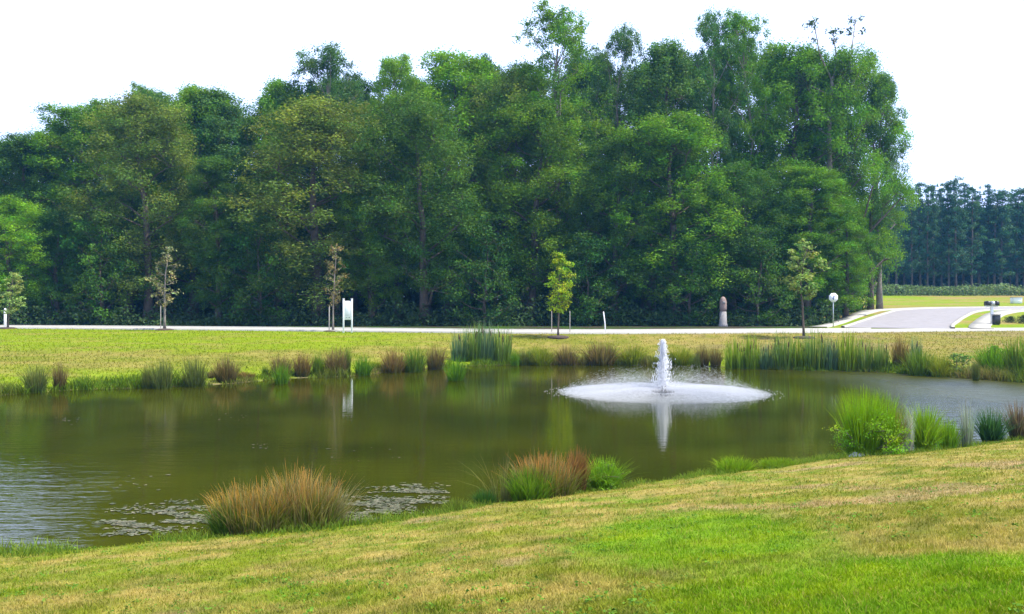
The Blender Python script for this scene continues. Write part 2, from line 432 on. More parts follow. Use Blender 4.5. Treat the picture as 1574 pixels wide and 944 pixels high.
# ------------------------------------------------------------------ street
M_CONC = simple_mat('pale_concrete', (0.37, 0.355, 0.31), 0.9, 0.12, 1.5)
M_ASPH = simple_mat('worn_asphalt', (0.25, 0.237, 0.245), 0.9, 0.10, 1.2)
def strip(name, cl, wid, off, mat, label, step=1.0, thick=0.0, cat='road'):
    cl = np.asarray(cl, float)
    L = np.concatenate([[0], np.cumsum(np.hypot(*np.diff(cl, axis=0).T))])
    ss = np.arange(0, L[-1], step)
    P = np.stack([np.interp(ss, L, cl[:, 0]), np.interp(ss, L, cl[:, 1])], 1)
    for _ in range(3): P[1:-1] = (P[:-2] + 2 * P[1:-1] + P[2:]) / 4
    wd = np.interp(ss, L, wid) if np.ndim(wid) else np.full(len(ss), wid)
    T = np.gradient(P, axis=0); T /= np.linalg.norm(T, axis=1)[:, None]
    N = np.stack([-T[:, 1], T[:, 0]], 1)
    k = max(2, int(np.max(wd) / 0.8) + 1)
    us = np.linspace(-0.5, 0.5, k)
    V = []
    for u in us:
        q = P + N * (wd * u)[:, None]
        V.append(np.concatenate([q, (ground_z(q[:, 0], q[:, 1]) + off)[:, None]], 1))
    n = len(ss)
    fs = []
    for j in range(k - 1):
        i0 = np.arange(n - 1) + j * n
        fs.append(np.stack([i0, i0 + 1, i0 + 1 + n, i0 + n], 1))
    if thick:
        top0, top1 = V[0].copy(), V[-1].copy()
        lo0, lo1 = top0.copy(), top1.copy(); lo0[:, 2] -= thick; lo1[:, 2] -= thick
        base = k * n
        V += [lo0, lo1]
        i0 = np.arange(n - 1)
        fs.append(np.stack([base + i0, base + i0 + 1, i0 + 1, i0], 1))
        fs.append(np.stack([(k - 1) * n + i0, (k - 1) * n + i0 + 1, base + n + i0 + 1, base + n + i0], 1))
    o = link(name, make_mesh(name, np.concatenate(V), [np.concatenate(fs)], None, mat))
    return tag(o, label, cat, kind='structure')
xs = np.arange(-150, 140, 2.0)
road_cl = np.stack([xs, Yroad(xs) + ROADW / 2], 1)
strip('road', road_cl, ROADW, 0.05, M_CONC, 'pale sunlit street running along the edge of the forest')
kx = xs
strip('kerb', np.stack([kx, Yroad(kx) - 0.12], 1), 0.3, 0.13, M_CONC, 'low pale concrete kerb along the near side of the street', thick=0.2, cat='kerb')
kx2 = xs[xs < PX(1300, 80)]
strip('kerb', np.stack([kx2, Yroad(kx2) + ROADW + 0.12], 1), 0.3, 0.13, M_CONC, 'low pale concrete kerb along the forest side of the street', thick=0.2, cat='kerb')
side_cl = np.array([(PX(1378, 76), 76.0), (PX(1390, 82), 82), (PX(1415, 89), 89), (PX(1442, 95.5), 95.5), (PX(1484, 100), 100), (62, 103.5), (90, 105), (140, 106)])
strip('side_street', side_cl, [8.4, 7.6, 7.0, 6.6, 6.4, 6.4, 6.4, 6.4], 0.056, M_ASPH, 'grey side street climbing away to the right')
def offset(cl, d):
    cl = np.asarray(cl); T = np.gradient(cl, axis=0); T /= np.linalg.norm(T, axis=1)[:, None]
    return cl + np.stack([-T[:, 1], T[:, 0]], 1) * d
wl = np.array([4.2, 3.8, 3.5, 3.3, 3.2, 3.2, 3.2, 3.2])
for sgn, nm in ((1, 'far left'), (-1, 'right')):
    c = np.array([offset(side_cl, sgn * (w_ + 0.15))[i] for i, w_ in enumerate(wl)])
    strip('kerb', c, 0.3, 0.17, M_CONC, 'pale kerb on the %s edge of the side street' % nm, thick=0.2, cat='kerb')
    c = np.array([offset(side_cl, sgn * (w_ + 2.3))[i] for i, w_ in enumerate(wl)])
    strip('sidewalk', c, 1.7, 0.09, M_CONC, 'pale concrete sidewalk on the %s side of the side street' % nm, cat='sidewalk', thick=0.15)

# ------------------------------------------------------------------ plants: builders
def blade_mesh(name, base, h, w, lean, ldir, c0, c1, segs=3, mat=None, seed=0, tip=0.08, power=1.0):
    N = len(base); rg = rng_of(seed)
    ang = rg.uniform(0, 2 * np.pi, N)
    sv = np.stack([np.cos(ang), np.sin(ang), np.zeros(N)], 1)
    V = np.zeros((N, segs + 1, 2, 3)); C = np.zeros((N, segs + 1, 2, 3))
    for k in range(segs + 1):
        t_ = k / segs
        c = base.copy()
        c[:, :2] += ldir * (lean * h * (0.25 * t_ + 0.75 * t_ ** 2))[:, None]
        c[:, 2] += h * t_ * np.sqrt(np.maximum(0.15, 1 - (0.55 * lean * t_) ** 2))
        hw = w * 0.5 * max(tip, (1 - t_ ** 1.8))
        V[:, k, 0] = c - sv * hw[:, None]; V[:, k, 1] = c + sv * hw[:, None]
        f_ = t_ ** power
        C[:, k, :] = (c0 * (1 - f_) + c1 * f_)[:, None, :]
    per = (segs + 1) * 2
    q = np.array([[2 * k, 2 * k + 1, 2 * k + 3, 2 * k + 2] for k in range(segs)])
    Fq = (np.arange(N)[:, None, None] * per + q[None]).reshape(-1, 4)
    return make_mesh(name, V.reshape(-1, 3), [Fq], C.reshape(-1, 3), mat or M_GRASS)

def jitter(rg, c, n, amt=0.2):
    c = np.broadcast_to(np.asarray(c, float), (n, 3))
    return c * (1 + amt * rg.normal(0, 1, (n, 1))).clip(0.3, 2) * (1 + 0.08 * rg.normal(0, 1, (n, 3))).clip(0.5, 1.5)

def rush_mesh(name, seed, n, R, H, width, c0, c1, lean=0.45, segs=3, power=1.0, ry=None, hvar=0.34):
    rg = rng_of(seed)
    rr = R * 0.62 * np.sqrt(rg.uniform(0, 1, n)); th = rg.uniform(0, 2 * np.pi, n)
    base = np.stack([rr * np.cos(th), rr * np.sin(th) * ((ry or R) / R), np.full(n, -0.05)], 1)
    d = np.stack([np.cos(th), np.sin(th)], 1) * 0.8 + rg.normal(0, 0.45, (n, 2))
    ln = np.abs(rg.normal(0, lean, n)) * (0.35 + 0.9 * rr / (R * 0.62)); ln = np.clip(ln, 0, 1.5)
    d /= np.linalg.norm(d, axis=1)[:, None] + 1e-6
    h = H * (1 + hvar * rg.normal(0, 1, n)).clip(0.3, 1.35) * (1 - 0.25 * (rr / (R * 0.62)) ** 2)
    w = width * rg.uniform(0.7, 1.4, n)
    return blade_mesh(name, base, h, w, ln, d, jitter(rg, c0, n), jitter(rg, c1, n), segs, None, seed + 1, 0.1, power)

def leaf_quads(P, Nn, size, cols, rg, asp=0.55):
    n = len(P)
    Nn = Nn / (np.linalg.norm(Nn, axis=1)[:, None] + 1e-9)
    r = rg.normal(0, 1, (n, 3)); u = np.cross(Nn, r); u /= np.linalg.norm(u, axis=1)[:, None] + 1e-9
    v = np.cross(Nn, u)
    s = size[:, None]
    fold = Nn * s * 0.18
    V = np.stack([P - u * s, P - v * s * asp + fold, P + u * s, P + v * s * asp + fold], 1).reshape(-1, 3)
    Fq = np.arange(n * 4).reshape(n, 4)
    return V, Fq, np.repeat(cols, 4, axis=0)

def grow(seed, H=20., R=5., base=0.10, n_limb=44, sub=3, n_leaf=34000, leaf=0.12, clump=0.20, prof='broad', col=(0.06, 0.11, 0.022), trunk_r=0.28, cvar=0.2, bare=0.0, wob=0.25, fill=0.35, bark=None, bias=None, lift=(0.25, 0.7), core=False):
    rg = rng_of(seed)
    mb = MB()
    tz = np.linspace(0, H * 0.93, 9)
    wx = np.cumsum(rg.normal(0, wob, 9)) * (tz / H); wy = np.cumsum(rg.normal(0, wob, 9)) * (tz / H)
    tp = np.stack([wx, wy, tz], 1)
    tr = trunk_r * (1 - tz / H) ** 0.8 + 0.03 * H / 20; tr[0] *= 1.45
    mb.tube(tp, tr, 7)
    def P(t):
        if prof == 'broad': return (1 - t ** 2.6) ** 0.6 * (0.62 + 0.38 * min(1, t * 3.0))
        if prof == 'dome': return (1 - t ** 3.4) ** 0.5 * (0.78 + 0.22 * min(1, t * 4))
        if prof == 'tall': return (1 - t ** 3.2) ** 0.65 * (0.45 + 0.55 * min(1, t * 2.2))
        if prof == 'vase': return (0.35 + 0.65 * t ** 0.8) * (1 - t ** 6) ** 0.5
        if prof == 'pine': return (1 - t) ** 0.75 * (0.75 + 0.25 * rg.uniform()) + 0.08
        return 1
    cl = []
    ga = rg.uniform(0, 6)
    for i in range(n_limb):
        t_ = (i + rg.uniform(0.1, 0.9)) / n_limb
        az = ga + i * 2.39996 + rg.normal(0, 0.3)
        L = R * P(t_) * rg.uniform(0.66, 1.12)
        if bias is not None: L *= 1 + bias[1] * math.cos(az - bias[0])
        ze = H * (base + (1 - base) * t_) * 1.0
        li = rg.uniform(*lift) * L
        z0 = max(H * base * 0.8, ze - li)
        s0 = np.array([np.interp(z0, tz, wx), np.interp(z0, tz, wy), z0])
        e = np.array([s0[0] + L * math.cos(az), s0[1] + L * math.sin(az), ze])
        mid = s0 * 0.5 + e * 0.5 + np.array([0, 0, -0.08 * L]) + rg.normal(0, 0.06 * L, 3)
        r0 = np.interp(z0, tz, tr) * 0.42
        mb.tube([s0, mid, e], [r0, r0 * .6, 0.015 * H / 20 + 0.01], 5)
        cr_ = R * clump * rg.uniform(0.75, 1.25)
        cl.append((e, cr_ * (0.75 if t_ > 0.85 else 1)))
        for k in range(sub):
            f_ = rg.uniform(0.35, 0.95)
            b0 = s0 * (1 - f_) + e * f_ if f_ > .5 else s0 * (1 - 2 * f_ * .5) + e * f_
            q = b0 + rg.normal(0, 1, 3) * np.array([1, 1, 0.7]) * R * 0.2 + np.array([0, 0, 0.05 * R])
            q[2] = min(q[2], H)
            mb.tube([b0, q], [r0 * .35, 0.012], 4)
            cl.append((q, cr_ * rg.uniform(0.55, 0.95)))
    if core:
        for z in np.arange(H * max(base, .06), H * .9, R * .3):
            q = np.array([np.interp(z, tz, wx), np.interp(z, tz, wy), z]) + rg.normal(0, .16 * R, 3)
            cl.append((q, R * clump * rg.uniform(.9, 1.3)))
    top = np.array([wx[-1], wy[-1], H * 0.97])
    cl.append((top, R * clump * 0.6))
    if bare: cl = [c for c in cl if rg.uniform() > bare]
    W = np.array([c[1] ** 2 for c in cl]); W = W / W.sum()
    cnt = rg.multinomial(n_leaf, W)
    PP, NN, CC = [], [], []
    cc = np.asarray(col)
    for (c, r), k in zip(cl, cnt):
        if k == 0: continue
        d = rg.normal(0, 1, (k, 3)); d /= np.linalg.norm(d, axis=1)[:, None]
        rad = r * (fill + (1 - fill) * rg.uniform(0, 1, k)) * (1 + 0.22 * rg.normal(0, 1, k))
        p = c + d * rad[:, None] * np.array([1.15, 1.15, 0.72])
        PP.append(p)
        NN.append(d * 0.5 + np.array([0, 0, 0.55]) + rg.normal(0, 0.55, (k, 3)))
        tint = cc * (1 + cvar * rg.normal(0, 1)) * (1 + np.array([0.18, 0.05, 0.0]) * rg.normal(0, 1))
        CC.append(jitter(rg, np.clip(tint, 0.008, 0.5), k, 0.16))
    PP = np.concatenate(PP); NN = np.concatenate(NN); CC = np.concatenate(CC)
    keep = PP[:, 2] > 0.02 * H
    PP, NN, CC = PP[keep], NN[keep], CC[keep]
    V, Fq, C = leaf_quads(PP, NN, leaf * rg.uniform(0.6, 1.3, len(PP)), CC, rg)
    crown = make_mesh('crown', V, [Fq], C, M_LEAF)
    trunk = mb.mesh('trunk', bark or M_BARK, True)
    top_z = np.percentile(PP[:, 2], 99.7); rad = np.percentile(np.abs(PP[:, 0]), 97)
    return dict(trunk=trunk, crown=crown, top=float(top_z), rad=float(rad))

def billow(seed, H=28., R=6., base=0.12, K=30, m=12, n_leaf=64000, leaf=0.105, col=(0.06, 0.12, 0.015), trunk_r=.38, lob=(.34, .52), cl_r=.15, fill=.35, cvar=.16, bark=None, shape=3.0, low=.75, bias=None, lean_up=.5, wob=.3):
    """broadleaf tree: trunk, limbs to several rounded lobes, twigs to the leaf clumps on each lobe"""
    rg = rng_of(seed); mb = MB()
    tz = np.linspace(0, H * 0.86, 9)
    wx = np.cumsum(rg.normal(0, wob, 9)) * (tz / H); wy = np.cumsum(rg.normal(0, wob, 9)) * (tz / H)
    tr = trunk_r * (1 - tz / H) ** .9 + .03; tr[0] *= 1.4
    mb.tube(np.stack([wx, wy, tz], 1), tr, 7)
    PP, NN, CC, cl = [], [], [], []
    ga = rg.uniform(0, 6)
    for i in range(K):
        t_ = (i + rg.uniform(.2, .8)) / K
        last = i >= K - 2
        rl = R * rg.uniform(*lob) * (1.0 if t_ < .7 else 1.15 - .5 * (t_ - .4))
        env = R * max(0., 1 - t_ ** shape) ** .5 * (low + (1 - low) * min(1, 3 * t_))
        az = ga + i * 2.39996 + rg.normal(0, .25)
        if bias is not None: env *= 1 + bias[1] * math.cos(az - bias[0])
        dist = max(0., env - rl * .8) * (rg.uniform(.3, .7) if last else rg.uniform(.55, 1.15))
        zc = H * (base + (1 - base) * (t_ ** .85))
        zc = min(zc, H - rl * rg.uniform(1.1, 1.6)) if not last else H - rl * rg.uniform(1.2, 1.5)
        zc = max(zc, rl * .6)
        c = np.array([dist * math.cos(az) + np.interp(zc, tz, wx), dist * math.sin(az) + np.interp(zc, tz, wy), zc])
        z0 = max(H * .06, zc - max(dist, rl * .5) * rg.uniform(lean_up, lean_up + .5))
        z0 = min(z0, H * .8)
        s0 = np.array([np.interp(z0, tz, wx), np.interp(z0, tz, wy), z0])
        r0 = np.interp(z0, tz, tr) * .5
        mb.tube([s0, (s0 + c) / 2 + rg.normal(0, .05 * R, 3), c], [r0, r0 * .65, r0 * .3 + .015], 5)
        tint = np.asarray(col) * (1 + .5 * cvar * rg.normal())
        for k in range(m):
            d = rg.normal(0, 1, 3); d /= np.linalg.norm(d)
            if d[2] < -.45: d[2] *= -1
            q = c + d * rl * np.array([1, 1, 1.25]) * (rg.uniform(.72, 1.05) if k % 4 else rg.uniform(.3, .6))
            if k % 2 == 0: mb.tube([c, (c + q) / 2 + rg.normal(0, .08 * rl, 3), q], [r0 * .25 + .012, .02, .01], 4)
            cl.append((q, R * cl_r * rg.uniform(.7, 1.35), tint * (1 + cvar * rg.normal(0, 1)) * (1 + np.array([.14, .04, 0]) * rg.normal())))
    W = np.array([c[1] ** 2 for c in cl]); cnt = rg.multinomial(n_leaf, W / W.sum())
    for (c, r, tint), k in zip(cl, cnt):
        if not k: continue
        d = rg.normal(0, 1, (k, 3)); d /= np.linalg.norm(d, axis=1)[:, None]
        rad = r * (fill + (1 - fill) * rg.uniform(0, 1, k)) * (1 + .28 * rg.normal(0, 1, k))
        PP.append(c + d * rad[:, None] * np.array([1.05, 1.05, 1.1]))
        NN.append(d * .6 + np.array([0, 0, .35]) + rg.normal(0, .6, (k, 3)))
        CC.append(jitter(rg, np.clip(tint, .008, .5), k, .15))
    PP = np.concatenate(PP); NN = np.concatenate(NN); CC = np.concatenate(CC)
    keep = PP[:, 2] > .2
    PP, NN, CC = PP[keep], NN[keep], CC[keep]
    V, Fq, C = leaf_quads(PP, NN, leaf * rg.uniform(.6, 1.3, len(PP)), CC, rg)
    return dict(trunk=mb.mesh('trunk', bark or M_BARK, True), crown=make_mesh('crown', V, [Fq], C, M_LEAF), top=float(np.percentile(PP[:, 2], 99.8)), rad=float(np.percentile(np.abs(PP[:, 0]), 97)))

def place_tree(kind, proto, px, py_top, halfpx, Y, label, cat='tree', group=None, rot=0, tint=(1, 1, 1), base_off=0.0, ztop=None, Hh=None, wide=1.0):
    x = PX(px, Y)
    zg = float(ground_z(x, Y)) + base_off
    H = (CAMZ - (py_top - 472.0) / F * Y) - zg if Hh is None else Hh
    r = halfpx / F * Y * wide
    root = bpy.data.objects.new(kind, None); COL.objects.link(root)
    root.empty_display_size = 0.3
    root.location = (x, Y, zg - 0.05); root.rotation_euler = (0, 0, rot)
    root.scale = (r / proto['rad'], r / proto['rad'], H / proto['top'])
    tag(root, label, cat, group)
    a_ = bpy.data.objects.new('trunk', proto['trunk']); COL.objects.link(a_); a_.parent = root
    c_ = bpy.data.objects.new('crown', proto['crown']); COL.objects.link(c_); c_.parent = root
    c_.color = (*tint, 1)
    return root

# ------------------------------------------------------------------ forest
rnd = random.Random(5)
DEEP = (0.062, 0.142, 0.014); MIDG = (0.100, 0.212, 0.010); OLV = (0.140, 0.205, 0.030); BLU = (0.072, 0.158, 0.030)
PB = [billow(101, col=OLV), billow(102, col=MIDG, R=5.6), billow(103, col=DEEP, R=6.2)]
PT = [billow(111, R=4.8, H=30, col=MIDG, base=.1, K=28), billow(112, R=4.8, H=30, col=DEEP, base=.1, K=28), billow(113, R=5.2, H=30, col=BLU, base=.1, K=28)]
PAK = dict(H=32, base=.25, K=26, m=11, n_leaf=42000, leaf=.095, cl_r=.13, fill=.15, bark=M_BARKPALE, lob=(.28, .42), low=.6, shape=3.4, lean_up=.9, trunk_r=.32)
PA = [billow(121, R=5.2, col=MIDG, **PAK), billow(122, R=5.2, col=BLU, **PAK)]
PR = billow(131, R=6.4, H=30, base=.05, K=36, m=11, n_leaf=64000, col=MIDG, bias=(0.0, 0.4), lob=(.26, .40), lean_up=.7)
PS = grow(141, H=7, R=3, prof='broad', col=DEEP, base=.05, n_limb=30, n_leaf=11000, leaf=.085, trunk_r=.1, clump=.22)

FR = [  # proto, px, top, half width px, Y, tint, label
 (PB[1], 18, 303, 52, 88, (1.5, 1.45, .9), 'lower bright green tree at the far left end of the forest edge'),
 (PB[2], 88, 318, 48, 90, (.9, 1, 1.1), 'dark low tree beside the bright green tree at the left forest edge'),
 (PB[0], 228, 150, 72, 91, (1, 1, 1), 'broad olive green tree towering behind the yellowing young street tree'),
 (PS, 155, 330, 48, 88, (1, 1.05, 1), 'dark low tree left of the yellowing young street tree'),
 (PT[1], 335, 240, 46, 89, (1.1, 1.05, 1), 'narrow dark tree between the two broad olive crowned trees'),
 (PB[0], 490, 158, 96, 90, (1.1, 1.03, 1), 'broad round olive crowned tree directly behind the white notice board'),
 (PS, 400, 330, 50, 87.5, (1, 1, 1), 'low dark tree left of the white notice board at the forest edge'),
 (PB[1], 572, 255, 45, 91, (1.35, 1.25, .9), 'yellowish green tree right of the round olive crowned tree'),
 (PB[2], 652, 143, 82, 89, (1.15, 1.05, 1.1), 'big dark green rounded tree right of the white notice board'),
 (PS, 745, 330, 48, 87, (.85, .95, 1.1), 'low very dark tree behind the tall pond cattails'),
 (PB[1], 815, 150, 72, 92, (1.1, 1.0, 1.1), 'tall leafy tree behind the yellow green young street tree'),
 (PS, 905, 360, 46, 87, (.85, .95, 1.1), 'low dark tree right of the yellow green young street tree'),
 (PB[2], 945, 200, 64, 90, (1.2, 1.1, 1.1), 'dense dark tree right of the yellow green young street tree'),
 (PB[1], 1040, 172, 82, 89, (1.15, 1.15, 1), 'broad mid green tree behind the fountain jet'),
 (PS, 1060, 350, 50, 87, (.8, .9, 1.15), 'low dark tree left of the stone marker'),
 (PS, 1165, 350, 48, 87, (1, 1, 1.05), 'low dark tree right of the stone marker'),
 (PB[2], 1150, 250, 62, 91, (1, 1.05, 1), 'dark tree above the stone marker at the forest edge'),
 (PT[0], 1240, 255, 55, 90, (1.15, 1.15, 1), 'mid green tree behind the sparse young street tree'),
 (PT[0], 1300, 318, 32, 91, (1.15, 1.12, .9), 'sunlit bright green tree at the right end of the forest edge'),
 (PT[1], 45, 208, 46, 99, (1, 1, 1.2), 'bluish green tree top at the far left of the forest skyline'),
 (PT[0], 138, 157, 48, 100, (1.1, 1.1, 1), 'tall tree forming the left shoulder of the forest skyline'),
 (PT[2], 198, 138, 44, 101, (1, 1, 1), 'tall blue green tree just right of the left shoulder of the skyline'),
 (PA[0], 243, 132, 40, 103, (1.1, 1, 1.1), 'thin airy tree peeping over the left broad olive tree'),
 (PT[0], 298, 131, 46, 100, (1.3, 1.2, .9), 'tall sunlit green tree between the two broad olive crowned trees'),
 (PT[2], 365, 142, 50, 100, (1, 1, 1.1), 'tall greyish green tree left of the round olive crowned tree'),
 (PT[0], 428, 122, 42, 101, (1.05, 1.1, 1), 'tall tree rising over the left side of the round olive crown'),
 (PA[1], 518, 76, 62, 101, (1.05, 1, 1.2), 'tall airy blue green tree above the round olive crown'),
 (PT[0], 610, 84, 30, 100, (1.6, 1.45, .8), 'slim bright green tree top left of the notch in the skyline'),
 (PT[0], 690, 78, 54, 100, (1.55, 1.45, .8), 'bright green tall tree above the big dark rounded tree'),
 (PT[1], 742, 86, 20, 103, (.9, 1, 1), 'very slim dark tree top at the middle of the skyline'),
 (PB[0], 780, 112, 50, 98, (1.1, 1.15, .9), 'olive tall tree at the foot of the airy crown in the skyline'),
 (PA[0], 862, 16, 62, 97, (1.25, 1.15, 1.2), 'tallest airy crowned tree above the yellow green young tree'),
 (PA[1], 945, 42, 42, 99, (1.2, 1.05, 1.2), 'thin airy tree right of the tallest airy crown'),
 (PT[2], 1000, 74, 52, 98, (1.25, 1.15, 1), 'tall leafy tree above the fountain between two airy crowns'),
 (PA[1], 1092, 13, 42, 97, (1.05, 1.1, 1.1), 'very tall tree with a knobbly top right of the fountain'),
 (PA[0], 1162, 14, 46, 98, (1.05, 1.1, 1), 'very tall vase shaped tree above the stone marker'),
 (PT[0], 1215, 66, 50, 97, (1.1, 1.15, 1), 'tall dense tree between the stone marker and the white street sign'),
 (PT[2], 1338, 118, 30, 98, (1.25, 1.2, .9), 'leafy tree at the right shoulder of the forest under the reaching branches'),
 (PA[0], 1352, 104, 42, 100, (1.35, 1.25, .85), 'sunlit airy tree standing furthest right in the forest skyline'),
 (PR, 1285, 72, 84, 96, (1.25, 1.25, .9), 'big tall tree at the right end of the forest reaching out over the meadow'),
]
for i, (p, px, py, hw, Y, ti, lab) in enumerate(FR):
    rot = rnd.uniform(0, 6.28) if p is not PR else 0.0
    place_tree('broadleaf_tree', p, px, py, hw, Y, lab, 'tree', 'broadleaf trees of the forest beyond the street', rot, ti, wide=(1.12 if p in PA or p is PR else 1.42) if Y > 94 else 1.12)
k = 0
for px in range(-20, 1300, 46):
    top = np.interp(px, [0, 85, 110, 250, 330, 430, 480, 545, 580, 610, 750, 800, 900, 1000, 1060, 1200, 1260, 1300], [225, 205, 168, 146, 156, 135, 108, 118, 150, 112, 112, 88, 78, 90, 72, 62, 88, 130])
    p = [PT[0], PB[2], PT[1], PB[1], PT[2]][k % 5]; k += 1
    place_tree('broadleaf_tree', p, px + rnd.uniform(-14, 14), top + rnd.uniform(-4, 16), 56, 108 + rnd.uniform(-3, 3), 'tree deep inside the forest glimpsed between the crowns of the edge trees', 'tree', 'trees deep inside the forest', rnd.uniform(0, 6.28), (.95, 1, 1.1))

# the tree with bare snaggy top at the right
def dead_top():
    mb = MB(); rg = rng_of(77)
    PP = []
    H = 31.5
    tp = np.array([(0, 0, 0), (.2, 0, 10), (.0, .1, 20), (.3, 0, 26)], float)
    mb.tube(tp, [.42, .34, .24, .16], 7)
    tips = [((.3, 0, 25.5), (-1.0, .2, 28.5), (-1.6, .2, 32.0)), ((.3, 0, 25), (.8, .1, 28), (.4, 0, 30.8)), ((.2, 0, 24), (2.2, 0, 27.5), (2.8, 0, 32.2)), ((.1, 0, 22), (2.4, .3, 25), (4.0, .3, 27.6)), ((0, 0, 21), (-1.8, .3, 24), (-2.9, 0, 26.0))]
    for a_, b_, c_ in tips:
        mb.tube([a_, b_, c_], [.13, .08, .04], 5)
        for f_ in (0.35, .7, 1.0):
            p = np.array(b_) * (1 - f_) + np.array(c_) * f_
            for kk in range(3):
                q = p + rg.normal(0, .45, 3)
                mb.tube([p, q], [.03, .012], 4)
                if f_ > .5: PP.append(q + rg.normal(0, .2, (26, 3)))
    for kk in range(10):
        z = rg.uniform(13, 25); a_ = rg.uniform(0, 6.28); L = rg.uniform(1.5, 3.2)
        e = np.array([L * math.cos(a_), L * math.sin(a_), z + 1.4])
        mb.tube([(0.1, 0, z), e], [.08, .02], 4)
        PP.append(e + rg.normal(0, 0.7, (220, 3)))
    PP = np.concatenate(PP); n = len(PP)
    V, Fq, C = leaf_quads(PP, rg.normal(0, 1, (n, 3)) + (0, 0, .6), .15 * rg.uniform(.6, 1.3, n), jitter(rg, (.055, .09, .03), n, .25), rg)
    x = PX(1275, 95)
    root = bpy.data.objects.new('snag_topped_tree', None); COL.objects.link(root)
    root.location = (x, 95, float(ground_z(x, 95)) - .05)
    tag(root, 'tall tree whose bare snaggy twigs stick up above the right of the skyline', 'tree')
    link('trunk', mb.mesh('trunk', M_BARKPALE, True), root)
    link('crown', make_mesh('crown', V, [Fq], C, M_LEAF), root)
dead_top()

# understory and dark woods behind
def leaf_mass(name, pts_fn, n, size, col, seed, label, cat):
    rg = rng_of(seed)
    P_, cvar = pts_fn(rg, n)
    C = jitter(rg, col, len(P_), .2) * cvar[:, None]
    V, Fq, C = leaf_quads(P_, rg.normal(0, .6, (len(P_), 3)) + (0, -.2, .6), size * rg.uniform(.6, 1.4, len(P_)), C, rg)
    o = link(name, make_mesh(name, V, [Fq], C, M_LEAF))
    return tag(o, label, cat, kind='stuff')
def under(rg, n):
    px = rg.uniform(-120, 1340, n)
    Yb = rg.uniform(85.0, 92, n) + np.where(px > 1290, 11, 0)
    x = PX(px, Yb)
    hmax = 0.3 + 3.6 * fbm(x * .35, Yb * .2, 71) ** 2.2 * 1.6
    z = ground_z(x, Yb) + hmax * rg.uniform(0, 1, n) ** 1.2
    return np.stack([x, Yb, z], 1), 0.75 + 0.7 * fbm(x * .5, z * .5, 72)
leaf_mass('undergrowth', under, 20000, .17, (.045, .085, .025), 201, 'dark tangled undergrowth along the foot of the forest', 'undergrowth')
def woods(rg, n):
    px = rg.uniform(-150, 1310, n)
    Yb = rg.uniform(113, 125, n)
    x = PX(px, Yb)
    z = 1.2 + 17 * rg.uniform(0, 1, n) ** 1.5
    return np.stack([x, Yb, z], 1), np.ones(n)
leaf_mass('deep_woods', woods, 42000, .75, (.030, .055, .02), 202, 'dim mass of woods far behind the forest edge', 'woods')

# distant pines on the right, haze partly painted into their bluish leaf colour
PP1 = [grow(151, H=20, R=2.6, prof='pine', col=(.045, .115, .065), base=.22, n_limb=40, sub=2, n_leaf=7000, leaf=.15, clump=.30, trunk_r=.22, lift=(.0, .35), wob=.08),
       grow(152, H=20, R=2.4, prof='tall', col=(.048, .12, .06), base=.2, n_limb=34, sub=2, n_leaf=7000, leaf=.15, clump=.27, trunk_r=.2, wob=.1),
       grow(153, H=20, R=2.8, prof='pine', col=(.048, .118, .065), base=.18, n_limb=34, sub=2, n_leaf=6500, leaf=.15, clump=.3, trunk_r=.24, lift=(.0, .35), wob=.08)]
px = 1305; k = 0
while px < 1680:
    top = np.interp(px, [1300, 1345, 1400, 1430, 1480, 1520, 1574, 1680], [300, 300, 278, 288, 276, 290, 292, 290]) + rnd.uniform(-6, 14)
    place_tree('pine_tree', PP1[k % 3], px, top, rnd.uniform(13, 20), 168 + rnd.uniform(-4, 6), 'tall slender hazy tree in the distant wood beyond the meadow on the right', 'tree', 'distant trees beyond the meadow', rnd.uniform(0, 6.28), (1.2, 1.15, .95))
    px += rnd.uniform(9, 14); k += 1
def woods2(rg, n):
    px = rg.uniform(1280, 1750, n); Yb = rg.uniform(180, 195, n); x = PX(px, Yb)
    z = ground_z(x, Yb) + 18 * rg.uniform(0, 1, n) ** 1.3
    return np.stack([x, Yb, z], 1), np.ones(n)
leaf_mass('distant_woods', woods2, 34000, .7, (.03, .055, .025), 203, 'dark mass of wood behind the distant slender trees', 'woods')
def edge2(rg, n):
    px = rg.uniform(1290, 1700, n); Yb = rg.uniform(160, 166, n); x = PX(px, Yb)
    z = ground_z(x, Yb) + (0.6 + 2.6 * fbm(x * .15, Yb * .1, 81) ** 1.3) * rg.uniform(0, 1, n)
    return np.stack([x, Yb, z], 1), 0.8 + .6 * fbm(x * .4, z * .4, 82)
leaf_mass('meadow_scrub', edge2, 9000, .2, (.13, .19, .06), 204, 'pale green scrub along the foot of the distant wood', 'scrub')

# ------------------------------------------------------------------ young street trees and their stakes
YT = [grow(161, H=5, R=1.0, prof='broad', col=(.24, .33, .09), base=.32, n_limb=18, sub=3, n_leaf=2000, leaf=.075, clump=.3, trunk_r=.05, wob=.05),
      grow(162, H=5, R=0.9, prof='tall', col=(.20, .20, .085), base=.30, n_limb=18, sub=2, n_leaf=900, leaf=.07, clump=.3, trunk_r=.07, wob=.05, cvar=.35, bark=M_BARKPALE),
      grow(163, H=5, R=0.7, prof='tall', col=(.23, .19, .075), base=.30, n_limb=20, sub=2, n_leaf=800, leaf=.065, clump=.34, trunk_r=.06, wob=.04, cvar=.35, bark=M_BARKPALE),
      grow(164, H=5, R=0.9, prof='broad', col=(.26, .36, .015), base=.33, n_limb=24, sub=3, n_leaf=2600, leaf=.07, clump=.32, trunk_r=.05, wob=.04),
      grow(165, H=5, R=1.0, prof='vase', col=(.20, .29, .07), base=.38, n_limb=18, sub=2, n_leaf=1500, leaf=.075, clump=.26, trunk_r=.05, wob=.1)]
def y_at(py): return YW(py, ROADZ)
